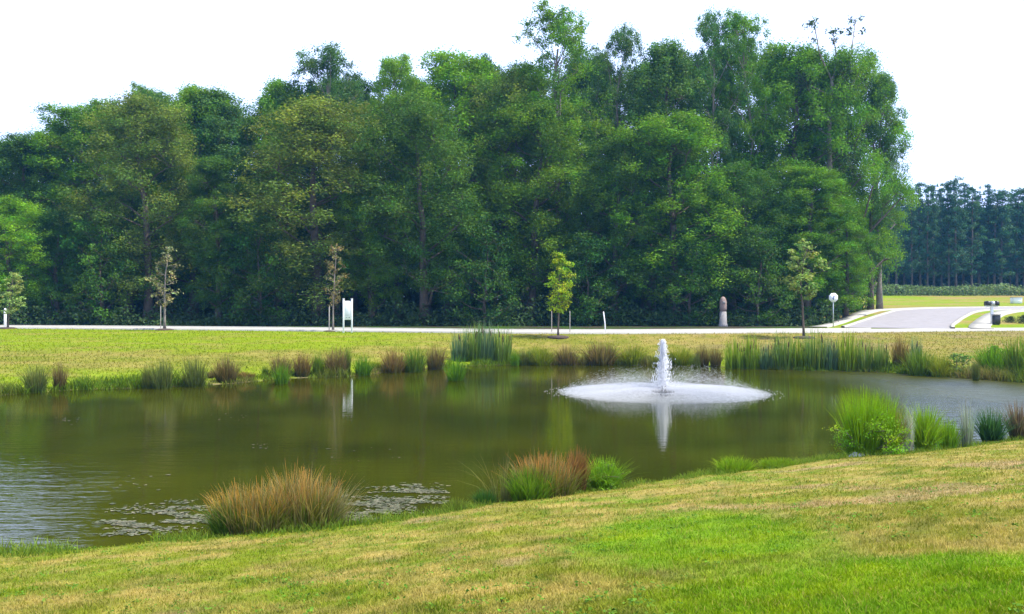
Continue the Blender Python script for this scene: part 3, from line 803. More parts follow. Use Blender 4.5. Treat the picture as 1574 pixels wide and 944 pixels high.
YTS = [(0, 12, 418, 22, y_at(505), 'pale green young street tree beside a white post at the far left'),
       (1, 253, 379, 20, y_at(507), 'yellowing brown leaved young street tree in front of the broad olive tree'),
       (2, 512, 374, 15, y_at(509), 'slim half bare brownish young street tree beside the white notice board'),
       (3, 858, 387, 21, y_at(514), 'bright yellow green young street tree standing between thin stakes'),
       (4, 1236, 368, 29, y_at(514), 'sparse open crowned young street tree left of the white street sign')]
M_MOUND = simple_mat('dark_mound', (.06, .04, .03), .95, .3, 8, bump=.5)  # low dark brown mound at the foot of each young tree
for k, px, top, hw, Y, lab in YTS:
    place_tree('young_tree', YT[k], px, top, hw, Y - 1.2, lab, 'young tree', 'young trees along the street', 0.7 * k)
    x = PX(px, Y - 1.2); mb = MB(); mb.lathe([(.75, -.1), (.7, .06), (.45, .12), (.1, .14)], 16)
    o = link('foot_mound', mb.mesh('foot_mound', M_MOUND, True), None, (x, Y - 1.2, float(ground_z(x, Y - 1.2))))
    tag(o, 'low dark mound around the foot of the ' + lab.split(' street tree')[0] + ' tree', 'dark_mound', 'low dark mounds under the young trees')
M_STAKE = simple_mat('weathered_stake', (.34, .31, .26), .9, .2, 10)
M_WHITE = simple_mat('white_paint', (.80, .80, .78), .5, .05, 5)
def stake(px, ptop, pbase, mat, label, w=.06, lean=0.0, name='stake', rad=None):
    Y = YW(pbase, ROADZ); x = PX(px, Y); zg = float(ground_z(x, Y)); H = CAMZ - (ptop - 472) / F * Y - zg
    mb = MB(); mb.tube([(0, 0, -.2), (lean * .4, 0, H * .5), (lean, 0, H * .97), (lean, 0, H)], [w / 2, w / 2, w / 2, w * .28], 8)
    o = link(name, mb.mesh(name, mat, True), None, (x, Y, zg))
    tag(o, label, 'stake')
stake(848, 478, 512, M_STAKE, 'thin grey stake left of the yellow green young tree')
stake(876, 478, 512, M_STAKE, 'thin grey stake right of the yellow green young tree')
stake(931, 479, 511, M_WHITE, 'crooked white stake by the street right of the yellow green young tree', .09, -.16)
stake(247, 470, 506, M_STAKE, 'thin grey stake left of the yellowing young tree')
stake(506, 470, 509, M_STAKE, 'grey stake left of the half bare young tree by the notice board', .09)
stake(8, 474, 504, M_WHITE, 'white post beneath the pale green young tree at the far left', .22, name='post')

# ------------------------------------------------------------------ notice board, street sign, marker, mailboxes
def empty(name, loc, rz=0):
    o = bpy.data.objects.new(name, None); COL.objects.link(o); o.location = loc; o.rotation_euler = (0, 0, rz); o.empty_display_size = .2
    return o
M_GREYTXT = simple_mat('printed_grey', (.22, .24, .28), .6, .1, 8)
Y = y_at(511) ; x = PX(534.5, Y); zg = float(ground_z(x, Y))
sb = empty('notice_board', (x, Y, zg)); tag(sb, 'white notice board on two white legs beside the half bare young tree', 'sign')
k = Y / F
H = 52 * k; hw = 6.4 * k
for s_ in (-1, 1):
    mb = MB(); mb.box((s_ * hw, 0, H / 2 - .1), (.11, .11, H + .2), bev=.01); mb.box((s_ * hw, 0, H + .015), (.14, .14, .03))
    link('leg', mb.mesh('leg', M_WHITE), sb)
mb = MB(); mb.box((0, -.015, H * .66), (hw * 2 - .12, .05, H * .56), bev=.008); link('panel', mb.mesh('panel', M_WHITE), sb)
mb = MB()
for i in range(2): mb.box((-.08 + .2 * i, -.043, H * .455), (.09, .004, .06))
mb.box((0.0, -.043, H * .52), (hw * 1.1, .004, .02))
link('lettering', mb.mesh('lettering', M_GREYTXT), sb)

Y = 79.0; x = PX(1281, Y); zg = float(ground_z(x, Y)); zc = CAMZ - (457.5 - 472) / F * Y - zg
M_GALV = simple_mat('galvanised_steel', (.45, .47, .48), .45, .1, 12, metallic=.6)
M_BLUE = simple_mat('blue_paint', (.06, .10, .28), .5, .05, 5)
ss_ = empty('street_sign', (x, Y, zg)); tag(ss_, 'white octagonal street sign with a dark mark on a thin grey pole', 'sign')
mb = MB(); mb.tube([(0, .04, -.2), (0, .04, zc + .3)], .045, 8); link('pole', mb.mesh('pole', M_GALV, True), ss_)
def plate(r, n, y0, th, rot, c=(0, 0)):
    P = [(c[0] + r * math.cos(rot + 2 * math.pi * i / n), c[1] + r * math.sin(rot + 2 * math.pi * i / n)) for i in range(n)]
    V = [(a_, y0, b_) for a_, b_ in P] + [(a_, y0 + th, b_) for a_, b_ in P]
    fs = [tuple(range(n)), tuple(range(2 * n - 1, n - 1, -1))] + [(i, n + i, n + (i + 1) % n, (i + 1) % n) for i in range(n)]
    return V, fs
mb = MB(); V, fs = plate(.43, 8, -.02, .02, math.pi / 8, (0, zc)); mb.add(V, fs); link('sign_plate', mb.mesh('sign_plate', M_WHITE), ss_)
mb = MB(); mb.box((0, -.026, zc - .04), (.07, .006, .34)); mb.box((.07, -.026, zc + .10), (.14, .006, .07)); mb.box((-.06, -.026, zc - .1), (.12, .006, .06)); link('symbol', mb.mesh('symbol', M_BLUE), ss_)

# stone marker
M_STONE = simple_mat('weathered_stone', (.25, .235, .225), .9, .2, 5, bump=.5)
M_RED = simple_mat('pink_brick', (.27, .19, .16), .9, .2, 7, bump=.4)
Y = 84.0; x = PX(1111.5, Y); zg = float(ground_z(x, Y)); k = Y / F
H = CAMZ - (456 - 472) * k - zg
mk = empty('stone_marker', (x, Y, zg)); tag(mk, 'narrow stone marker with a rounded pinkish upper half and a flared grey base', 'marker')
mb = MB(); mb.lathe([(.45, -.1), (.44, .18), (.37, .30), (.32, H * .50)], 4 * 3, (0, 0, 0)); link('base', mb.mesh('base', M_STONE), mk)
mb = MB(); mb.lathe([(.315, H * .50 + .003), (.34, H * .62), (.34, H * .82), (.28, H * .91), (.18, H * .97), (.05, H)], 12); link('shaft', mb.mesh('shaft', M_RED, True), mk)
mb = MB(); mb.box((0, -.33, H * .8), (.24, .06, .24), bev=.01); link('plaque', mb.mesh('plaque', M_STONE), mk)

# mail boxes at the side street
M_BLACK = simple_mat('black_enamel', (.02, .02, .022), .4, .1, 6)
Y = 82.0; x = PX(1525, Y); zg = float(ground_z(x, Y)); k = Y / F
mbx = empty('mailbox_stand', (x, Y, zg)); tag(mbx, 'white post carrying black mailboxes beside the side street sidewalk', 'mailbox')
H = CAMZ - (464 - 472) * k - zg
mb = MB(); mb.box((-.02, 0, H * .45), (.2, .2, H * .9 + .2), bev=.015); mb.box((-.05, 0, H * .80), (1.15, .16, .12), bev=.01); link('post', mb.mesh('post', M_WHITE), mbx)
def mailbox(cx, cz, mat, nm, w=.34):
    mb = MB(); n = 8
    prof = [(-w / 2, -.14), (w / 2, -.14), (w / 2, .12)] + [(w / 2 * math.cos(math.pi * i / n), .12 + w / 2 * math.sin(math.pi * i / n)) for i in range(1, n)] + [(-w / 2, .12)]
    V = [(cx + a_, -.3, cz + b_) for a_, b_ in prof] + [(cx + a_, .3, cz + b_) for a_, b_ in prof]; m_ = len(prof)
    mb.add(V, [tuple(range(m_)), tuple(range(2 * m_ - 1, m_ - 1, -1))] + [(i, m_ + i, m_ + (i + 1) % m_, (i + 1) % m_) for i in range(m_)])
    b_ = link(nm, mb.mesh(nm, mat), mbx)
    f_ = MB(); f_.box((cx + w / 2 + .012, -.1, cz + .12), (.02, .05, .24)); link('flag', f_.mesh('flag', M_GALV), b_)
mailbox(-.44, H * .80 + .203, M_BLACK, 'mailbox'); mailbox(.36, H * .80 + .203, M_BLACK, 'mailbox')
mailbox(-.03, H * .80 + .203, M_GALV, 'mailbox', .3)
Y = 81.4; x = PX(1531.5, Y); zg = float(ground_z(x, Y)); mb = MB()
mb.box((0, 0, .47), (.55, .5, .8), bev=.04); bn = empty('litter_bin', (x, Y, zg)); tag(bn, 'black bin standing at the foot of the mailbox post', 'bin')
link('body', mb.mesh('body', M_BLACK), bn); mb = MB(); mb.box((0, 0, .92), (.62, .56, .08), bev=.02); link('lid', mb.mesh('lid', M_BLACK), bn)
mb = MB(); mb.box((0, 0, .035), (.4, .36, .07)); link('foot', mb.mesh('foot', M_BLACK), bn)
# low round shrubs and a pale utility box at the right edge
SH = grow(171, H=1.2, R=.8, prof='broad', col=(.035, .06, .02), base=.05, n_limb=16, sub=3, n_leaf=1500, leaf=.06, clump=.34, trunk_r=.03, wob=.02)
for px, hw, Y, lab in ((1553, 8, 84, 'small dark round shrub right of the black bin'), (1573, 8, 83, 'small dark round shrub cut by the right edge of the photo')):
    place_tree('round_shrub', SH, px, 485 if px < 1560 else 483, hw, Y, lab, 'shrub')
Y = 125; x = PX(1562, Y); zg = float(ground_z(x, Y)); ub = empty('utility_cabinet', (x, Y, zg)); tag(ub, 'pale low utility cabinet far across the meadow at the right edge', 'cabinet')
mb = MB(); mb.box((0, 0, .42), (1.3, .8, .86), bev=.05); link('body', mb.mesh('body', M_WHITE), ub); mb = MB(); mb.box((0, 0, .86), (1.4, .9, .07), bev=.02); link('lid', mb.mesh('lid', M_CONC), ub)

# ------------------------------------------------------------------ far-bank rushes and cattails
G0 = (.06, .10, .018); G1 = (.16, .25, .02); BR1 = (.23, .165, .06); RED1 = (.27, .16, .055); BRG = (.13, .26, .012); BLG = (.05, .10, .04); TIP = (.17, .19, .05)
PRT = dict(
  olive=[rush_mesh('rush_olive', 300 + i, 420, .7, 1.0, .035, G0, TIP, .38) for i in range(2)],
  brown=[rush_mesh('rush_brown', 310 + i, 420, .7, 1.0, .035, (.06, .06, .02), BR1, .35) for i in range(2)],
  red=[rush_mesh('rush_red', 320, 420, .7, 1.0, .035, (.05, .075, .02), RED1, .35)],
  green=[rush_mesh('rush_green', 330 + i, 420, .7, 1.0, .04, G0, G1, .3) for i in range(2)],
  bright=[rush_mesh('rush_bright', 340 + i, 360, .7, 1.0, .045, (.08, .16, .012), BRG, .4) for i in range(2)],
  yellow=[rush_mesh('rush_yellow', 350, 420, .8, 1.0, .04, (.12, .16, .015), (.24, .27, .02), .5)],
)
def clump(kind, px, ptop, pbase, hw, label, name='rush_clump', cat='rushes', group='rush clumps on the far shore', v=0, dy=0.0):
    Y = YW(pbase) + dy; x = PX(px, Y); k = Y / F
    me = PRT[kind][v % len(PRT[kind])]
    zg = max(float(ground_z(x, Y)), -0.12)
    H = (CAMZ - (ptop - 472) * k - zg) / 1.05
    o = link(name, me, None, (x, Y, zg), rnd.uniform(0, 6.28), (hw * k / .62, hw * k / .62, H))
    return tag(o, label, cat, group)
C_ = [('olive', 55, 566, 603, 19, 'short dark olive rush clump, leftmost on the far shore'), ('brown', 92, 560, 600, 12, 'narrow brown tipped rush clump beside the leftmost olive clump'),
 ('olive', 226, 564, 597, 8, 'thin dark rush tuft just left of three shore clumps'), ('olive', 249, 555, 597, 18, 'olive rush clump, first of three evenly spaced shore clumps'),
 ('olive', 299, 554, 594, 19, 'olive rush clump, middle of three evenly spaced shore clumps'), ('brown', 348, 552, 589, 20, 'brownish rush clump, last of three evenly spaced shore clumps'),
 ('brown', 432, 548, 582, 17, 'rusty topped rush clump behind bright sprouts in the water'), ('bright', 433, 562, 590, 12, 'bright green sprouts standing in water before a rusty rush clump'),
 ('red', 464, 546, 580, 15, 'reddish rush clump between rusty clump and small green clump'), ('green', 489, 546, 579, 10, 'small green rush clump beside the reddish one'),
 ('brown', 517, 538, 578, 20, 'tall tan rush clump below the white notice board'), ('green', 534, 536, 577, 6, 'narrow upright green reed tuft below the white notice board'),
 ('bright', 558, 548, 577, 14, 'bright green low clump right of the tan rush clump'), ('red', 604, 540, 573, 19, 'red brown rush clump left of the tall dark cattails'),
 ('green', 637, 538, 572, 18, 'dark green clump between red brown rushes and the cattails'), ('brown', 670, 534, 568, 17, 'tan rush clump touching the left side of the dark cattails'),
 ('bright', 700, 552, 585, 16, 'bright green sprouts in the water below the dark cattails'), ('olive', 808, 538, 561, 15, 'dark small clump just right of the dark cattails'),
 ('yellow', 832, 536, 561, 16, 'yellow green mound on the shore below the yellow green young tree'), ('brown', 871, 533, 561, 18, 'brown green rush clump right of the yellow green mound'),
 ('brown', 924, 528, 561, 26, 'wide brown rush clump left of the fountain on the far shore'), ('yellow', 972, 532, 561, 18, 'yellowish grass clump just left of the fountain jet on the far shore'),
 ('yellow', 1045, 536, 562, 16, 'yellowish grass clump just right of the fountain jet on the far shore'), ('brown', 1080, 534, 563, 13, 'brown rush clump right of the fountain on the far shore'),
 ('brown', 1100, 536, 564, 10, 'small brown rush tuft at the left end of the long cattail stand'), ('red', 1384, 522, 572, 14, 'reddish brown rush clump at the right end of the long cattail stand'),
 ('green', 1414, 540, 577, 22, 'dark green rush clump right of the long cattail stand'), ('yellow', 1445, 548, 579, 14, 'pale yellow green clump between two dark clumps on the right shore'),
 ('bright', 1525, 534, 580, 24, 'bright green clump on the far shore near the right edge'), ('olive', 1500, 553, 585, 6, 'thin dark reed tuft standing in water near the right edge'),
 ('green', 1566, 524, 584, 26, 'large dark green clump at the right edge of the far shore')]
for i, (kd, px, pt, pb, hw, lab) in enumerate(C_): clump(kd, px, pt, pb, hw, lab, v=i)

tk = list(PRT)
for i in range(30):
    px = rnd.uniform(180, 1450)
    if 690 < px < 790 or 1115 < px < 1370: px = rnd.uniform(540, 690)
    yb = np.interp(px, [p[0] for p in FAR_PX], [p[1] for p in FAR_PX]) - rnd.uniform(-1, 5)
    clump(tk[i * 7 % len(tk)], px, yb - rnd.uniform(9, 22), yb, rnd.uniform(5, 12), 'small low grass tuft between the larger rush clumps of the far shore', 'grass_tuft', 'grass tuft', 'small grass tufts along the far shore', v=i)

def cattail(seed, n, R, H, c0, c1, spikes=5):
    rg = rng_of(seed)
    me = rush_mesh('leaves', seed, n, R, H, .05, c0, c1, .22, hvar=.36)
    mb = MB()
    for i in range(spikes):
        a_, r_ = rg.uniform(0, 6.28), R * .6 * math.sqrt(rg.uniform()); h = H * rg.uniform(.8, 1.05); p = np.array([r_ * math.cos(a_), r_ * math.sin(a_), 0]); d = np.array([rg.normal(0, .05), rg.normal(0, .05), 0])
        mb.tube([p, p + d + (0, 0, h * .8)], [.012, .01], 5, (.10, .14, .04)); mb.tube([p + d + (0, 0, h * .8), p + d + (0, 0, h * .82), p + d + (0, 0, h * .96), p + d + (0, 0, h)], [.012, .03, .03, .008], 6, (.10, .05, .025))
    return me, mb.mesh('flower_spikes', M_SPIKE)
M_SPIKE = simple_mat('cattail_spike', (1, 1, 1), .9, .1, 5, use_col=True)
CT = [cattail(401, 230, .9, 1.0, (.09, .15, .02), (.20, .30, .06)), cattail(402, 230, .9, 1.0, (.13, .21, .015), (.28, .38, .03)), cattail(403, 240, .9, 1.0, (.07, .13, .05), (.16, .25, .12))]
def cat_clump(k, px, ptop, pbase, hw, label, group, dy=.4):
    Y = YW(pbase) + dy; x = PX(px, Y); kk = Y / F; zg = max(float(ground_z(x, Y)), -.1)
    H = (CAMZ - (ptop - 472) * kk - zg) / 1.05
    r = empty('cattail_clump', (x, Y, zg), rnd.uniform(0, 6.28)); r.scale = (hw * kk / .62, hw * kk / .62, H); tag(r, label, 'cattails', group)
    link('leaves', CT[k][0], r); link('flower_spikes', CT[k][1], r)
g1 = 'cattails of the dark stand in mid shore'
for k, px, pt, lab in ((2, 708, 512, 'leftmost clump of the tall dark cattail stand at mid shore'), (0, 728, 502, 'second clump from left in the tall dark cattail stand'), (2, 748, 500, 'third clump from left in the tall dark cattail stand'), (0, 772, 507, 'rightmost clump of the tall dark cattail stand at mid shore')):
    cat_clump(k, px, pt, 561, 15, lab, g1)
g2 = 'cattails of the long stand right of the fountain'
ords = ['bright green cattail clump at the left end of the long stand', 'bright cattail clump second in the long stand', 'darker cattail clump third in the long stand', 'cattail clump fourth in the long stand right of the fountain', 'cattail clump below the sparse young tree in the long stand', 'cattail clump just right of the sparse young tree in the long stand', 'cattail clump below the white street sign in the long stand', 'cattail clump just right of the white street sign in the long stand', 'cattail clump below the left side street kerb in the long stand', 'last cattail clump at the right end of the long stand']
for i, px in enumerate((1130, 1156, 1180, 1204, 1228, 1252, 1277, 1302, 1328, 1354)):
    cat_clump([1, 1, 2, 0, 1, 0, 2, 1, 0, 0][i], px, [524, 518, 529, 515, 524, 511, 521, 514, 523, 527][i], 567 + i * .6, [17, 13, 12, 18, 13, 17, 12, 16, 13, 12][i], ords[i], g2)
cat_clump(2, 1408, 522, 576, 10, 'lone upright blue green cattail clump right of the long stand', g2)

def bush_mesh(seed, n, leaf, col, H=1., R=.6, asp=.4):
    return grow(seed, H=H, R=R, prof='broad', col=col, base=.03, n_limb=16, sub=3, n_leaf=n, leaf=leaf, clump=.34, trunk_r=.02, wob=.02, lift=(.5, 1.2))
BUSH = bush_mesh(501, 900, .05, (.10, .20, .03)); BUSHB = bush_mesh(502, 1100, .05, (.14, .27, .012))
def bush(pr, px, ptop, pbase, hw, label, tint=(1, 1, 1), cat='bush', name='leafy_bush'):
    Y = YW(pbase); o = place_tree(name, pr, px, ptop, hw, Y, label, cat, None, rnd.uniform(0, 6), tint)
    return o
bush(BUSH, 1470, 542, 578, 24, 'leafy mid green bush on the far shore left of the thin dark reeds')
bush(BUSHB, 1538, 530, 577, 24, 'bright leafy bush on the far shore near the right edge')

# ------------------------------------------------------------------ near-bank plants
RUST = (.34, .15, .045)
def near_rush(name, px, ptop, pbase, hw, n, c0, c1, label, seed, lean=.4, width=.012, power=1.4, ry=None, cat='rushes', dy=0.0):
    Y = YW(pbase) + dy; x = PX(px, Y); k = Y / F; zg = max(float(ground_z(x, Y)), -.1)
    H = CAMZ - (ptop - 472) * k - zg; R = hw * k
    me = rush_mesh(name, seed, n, R, H, width, c0, c1, lean, 4, power, ry or R * .6)
    return tag(link(name, me, None, (x, Y, zg)), label, cat)
def tussock(px, ptop, pbase, hw, n, label, seed, rust, ryf=.55):
    """mixed green, straw and rust tipped blades in one plant"""
    Y = YW(pbase); x = PX(px, Y); k = Y / F; zg = max(float(ground_z(x, Y)), -.1); rg = rng_of(seed)
    H = CAMZ - (ptop - 472) * k - zg; R = hw * k
    rr = np.sqrt(rg.uniform(0, 1, n)); th = rg.uniform(0, 6.28, n)
    bx = .86 * R * rr * np.cos(th); by = .86 * R * ryf * rr * np.sin(th)
    lump = fbm(bx * 5 + seed, by * 5, seed, 3)
    tall = rg.uniform(0, 1, n)
    h = H * (0.30 + 0.74 * tall ** .75) * (.72 + .6 * (lump - .2)) * (1 - .22 * rr ** 3)
    d = np.stack([np.cos(th), np.sin(th)], 1) * rr[:, None] + rg.normal(0, .5, (n, 2)); d /= np.linalg.norm(d, axis=1)[:, None]
    ln = np.abs(rg.normal(0, .34, n)) * (.4 + rr)
    kind_ = rg.uniform(0, 1, n)
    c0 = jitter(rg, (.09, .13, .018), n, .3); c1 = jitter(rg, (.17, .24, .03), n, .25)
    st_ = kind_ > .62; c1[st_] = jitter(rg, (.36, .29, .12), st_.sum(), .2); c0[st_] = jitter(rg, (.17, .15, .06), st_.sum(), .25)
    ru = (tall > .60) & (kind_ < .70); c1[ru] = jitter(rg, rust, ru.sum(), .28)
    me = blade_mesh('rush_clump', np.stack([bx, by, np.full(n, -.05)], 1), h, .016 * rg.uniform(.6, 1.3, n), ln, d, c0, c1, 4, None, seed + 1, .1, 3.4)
    return tag(link('rush_clump', me, None, (x, Y, zg)), label, 'rushes')
tussock(385, 728, 828, 58, 1700, 'left half of the wide rust tipped rush tussock on the near bank', 601, (.56, .27, .06))
tussock(462, 706, 820, 56, 1900, 'right half of the wide rust tipped rush tussock on the near bank', 602, (.56, .28, .08))
near_rush('rush_clump', 348, 775, 832, 30, 500, (.05, .10, .02), (.09, .17, .02), 'dark green sedge at the left foot of the wide rust tussock', 603, .4)
near_rush('grass_tuft', 505, 752, 812, 34, 600, (.13, .14, .05), (.36, .30, .14), 'straw coloured grass tuft at the right side of the wide rust tussock', 604, .5)
tussock(838, 684, 776, 50, 1300, 'rust topped rush clump near the middle of the near bank', 605, (.54, .22, .07))
near_rush('rush_clump', 888, 698, 768, 17, 520, (.05, .045, .018), (.30, .14, .05), 'dark brown upright rush clump inside the middle bank plants', 606, .2, .014)
near_rush('sedge_clump', 812, 722, 778, 36, 700, (.04, .10, .02), (.08, .18, .02), 'dark green sedge in front of the rust topped clump', 607, .45, .016)
near_rush('reed_tuft', 775, 705, 778, 34, 110, (.12, .14, .04), (.22, .19, .08), 'thin leaning reeds left of the rust topped clump', 608, .55, .012)
near_rush('sedge_clump', 745, 752, 785, 22, 420, (.03, .09, .02), (.05, .13, .02), 'small very dark green sedge left of the thin leaning reeds', 609, .4)
near_rush('sedge_clump', 700, 765, 795, 26, 420, (.08, .13, .02), (.17, .22, .03), 'short green grass tuft beside the right floating weed patch', 610, .5)
near_rush('grass_tuft', 1130, 703, 735, 40, 900, (.12, .22, .012), (.22, .34, .015), 'left low bright green grass patch at the water edge below the fountain reflection', 611, .6, .018)
near_rush('grass_tuft', 1195, 703, 728, 42, 900, (.12, .22, .012), (.20, .31, .015), 'right low bright green grass patch at the water edge', 612, .6, .018)
near_rush('grass_tuft', 1000, 738, 756, 24, 220, (.15, .15, .05), (.32, .27, .12), 'dry pale grass tuft between the bank plants and the bright low grass', 613, .6)
NB = bush_mesh(511, 2600, .026, (.13, .27, .012), 1., .6)
bush(NB, 930, 704, 764, 30, 'bright green leafy weed at the right end of the middle bank plants', name='leafy_weed', cat='weed')
bush(NB, 842, 722, 776, 20, 'lighter green leafy weed in front of the rust topped clump', (.9, .8, 1), name='leafy_weed', cat='weed')
GB = grow(512, H=1., R=.6, prof='broad', col=(.16, .31, .010), base=.03, n_limb=24, sub=3, n_leaf=7000, leaf=.019, clump=.30, trunk_r=.015, wob=.02, lift=(.6, 1.4))
bush(GB, 1338, 624, 706, 42, 'big bright green willowy bush on the near bank at the right', (1, 1, 1), name='leafy_bush')
near_rush('reed_tuft', 1325, 616, 706, 34, 1300, (.10, .21, .008), (.24, .40, .008), 'left mass of upright bright green shoots in the big willowy bush', 614, .22, .014, 1.0)
near_rush('reed_tuft', 1358, 622, 705, 30, 1100, (.09, .19, .008), (.22, .37, .008), 'right mass of upright bright green shoots in the big willowy bush', 624, .22, .014, 1.0)
near_rush('dry_stalks', 1376, 636, 703, 14, 240, (.07, .08, .03), (.26, .15, .06), 'brownish stalks on the right side of the big bright bush', 615, .2, .02)
near_rush('dry_stalks', 1396, 640, 702, 9, 200, (.42, .44, .40), (.50, .52, .48), 'pale silvery dry stalks between two bright green bushes', 616, .1, .022)
bush(GB, 1425, 655, 698, 18, 'smaller bright green bush right of the pale silvery stalks', (1.0, 1.02, 1))
near_rush('reed_tuft', 1455, 650, 696, 22, 420, (.09, .2, .015), (.22, .36, .02), 'bright green reeds right of the smaller bright bush', 617, .2, .022)
near_rush('reed_tuft', 1487, 626, 693, 12, 90, (.22, .27, .20), (.32, .36, .28), 'tall thin pale reeds between the bright reeds and the dark sedge', 618, .1, .02)
near_rush('sedge_clump', 1524, 634, 687, 22, 520, (.02, .06, .025), (.06, .15, .04), 'dark green sedge clump on the near bank close to the right edge', 619, .4, .02)
near_rush('rush_clump', 1566, 626, 684, 20, 500, (.05, .05, .03), (.24, .17, .13), 'dull reddish rush clump cut by the right edge on the near bank', 620, .3, .02)
near_rush('grass_tuft', 95, 838, 856, 34, 260, (.05, .13, .03), (.10, .22, .03), 'small green waterside tuft at the left of the near bank', 621, .7)

near_rush('grass_tuft', 928, 708, 764, 30, 700, (.10, .22, .015), (.22, .38, .02), 'bright green grassy tuft at the right end of the middle bank plants', 622, .5, .016)
near_rush('grass_tuft', 815, 725, 782, 42, 700, (.09, .19, .015), (.20, .32, .02), 'mid green grass tuft at the front left of the middle bank plants', 623, .5, .016)
near_rush('reed_tuft', 1422, 634, 699, 20, 800, (.09, .19, .012), (.24, .38, .015), 'upright bright green shoots just right of the pale silvery stalks', 625, .35, .02, 1.0)
# stone at the foot of the bush
rg = rng_of(9); mb = MB(); V = []; nu, nv = 10, 7
for j in range(nv):
    for i in range(nu):
        th, ph = 2 * math.pi * i / nu, math.pi * (j + .02) / (nv - .96)
        r_ = 1 + .12 * rg.normal()
        V.append((.21 * r_ * math.cos(th) * math.sin(ph), .16 * r_ * math.sin(th) * math.sin(ph), .11 * r_ * math.cos(ph)))
fs = [(j * nu + i, j * nu + (i + 1) % nu, (j + 1) * nu + (i + 1) % nu, (j + 1) * nu + i) for j in range(nv - 1) for i in range(nu)]
mb.add(V, fs); Y = YW(709); x = PX(1318, Y)
tag(link('stone', mb.mesh('stone', simple_mat('grey_stone', (.33, .34, .38), .85, .2, 9, bump=.5), True), None, (x, Y, .06)), 'grey blue stone at the water edge by the big bright bush', 'stone')

# floating weed mats
M_PAD = simple_mat('floating_weed', (1, 1, 1), .6, .2, 8, use_col=True)
def weed_mat(name, spots, n, seed, label):
    rg = rng_of(seed); V = []; Fc = []; C = []
    tot = 0
    while tot < n:
        cx, cy, rx, ry = spots[rg.integers(len(spots))]
        px = rg.normal(cx, rx * .5); py = rg.normal(cy, ry * .5)
        if abs(px - cx) > rx or abs(py - cy) > ry: continue
        Y = YW(py); x = PX(px, Y)
        if fbm(np.array([x * 1.6]), np.array([Y * 5.0]), seed, 3)[0] + rg.normal(0, .07) < .52: continue
        if float(ground_z(x, Y)) > -.01: continue
        r_ = rg.uniform(.010, .034); a0 = rg.uniform(0, 6.28); k = 7; st = rg.uniform(.8, 2.0)
        b0 = len(V)
        for i in range(k):
            t_ = a0 + i * (2 * math.pi - .5) / (k - 1)
            V.append((x + r_ * st * math.cos(t_), Y + r_ * math.sin(t_), .006 + .007 * rg.uniform()))
        V.append((x, Y, .006))
        for i in range(k - 1): Fc.append((b0 + k, b0 + i, b0 + i + 1))
        c = np.array([(.12, .12, .06), (.08, .095, .035), (.17, .155, .09), (.05, .06, .02)][rg.integers(4)]) * rg.uniform(.7, 1.2)
        C += [c] * (k + 1); tot += 1
    o = link(name, make_mesh(name, np.array(V), [np.array(Fc)], np.array(C), M_PAD)); tag(o, label, 'pondweed', kind='stuff')
weed_mat('floating_weed', [(605, 768, 80, 26), (570, 785, 50, 18), (640, 760, 50, 18)], 1300, 31, 'pale floating weed patch right of the wide rust tussock')
weed_mat('floating_weed', [(235, 800, 85, 26), (290, 790, 50, 22), (195, 808, 50, 18)], 1000, 32, 'pale floating weed patch left of the wide rust tussock')

weed_mat('water_specks', [(110, 648, 30, 8), (350, 640, 40, 8), (405, 686, 20, 5), (200, 740, 60, 14), (560, 690, 60, 25)], 60, 33, 'few pale specks lying on the open water')  # sparse pale specks on the water surface

# ------------------------------------------------------------------ lawns
rg = rng_of(71)
def lawn(name, n, ymin, ymax, half, hh, ww, label, segs=2, seed=1, near=True, pw=2.0):
    rg = rng_of(seed)
    u = rg.uniform(0, 1, n)
    Yb = (ymin ** (1 - pw) + u * (ymax ** (1 - pw) - ymin ** (1 - pw))) ** (1 / (1 - pw))
    x = rg.uniform(-half, half, n) * (Yb + 1.5)
    if near: keep = (Yn(x) - Yb) > 0.05
    else:
        keep = ((Yb - Yf(x)) > 0.1) & (Yb < Yroad(x) - .4)
    x, Yb = x[keep], Yb[keep]; n = len(x)
    z = ground_z(x, Yb)
    c = ground_col(x, Yb)
    tuft = fbm(x * 3, Yb * 3, 91, 3)
    h = hh * rg.uniform(.5, 1.3, n) * (.55 + .9 * tuft)
    w = ww * rg.uniform(.7, 1.3, n) * np.maximum(1, Yb / 7) if near else ww * rg.uniform(.7, 1.3, n)
    d = rg.normal(0, 1, (n, 2)); d /= np.linalg.norm(d, axis=1)[:, None]
    straw = rg.uniform(0, 1, n) < .10
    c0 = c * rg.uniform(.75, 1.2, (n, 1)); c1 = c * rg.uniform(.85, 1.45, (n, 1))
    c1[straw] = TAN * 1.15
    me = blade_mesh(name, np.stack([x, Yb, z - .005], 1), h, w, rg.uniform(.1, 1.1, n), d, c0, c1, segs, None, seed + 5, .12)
    return tag(link(name, me), label, 'grass', kind='stuff')
lawn('lawn_grass', 240000, 3.8, 22, .66, .036, .0075, 'short dry and lush grass of the near lawn', 2, 71, True)
lawn('bank_grass', 80000, 33, 85, .66, .09, .05, 'short sunlit grass of the far bank', 2, 72, False, 1.01)
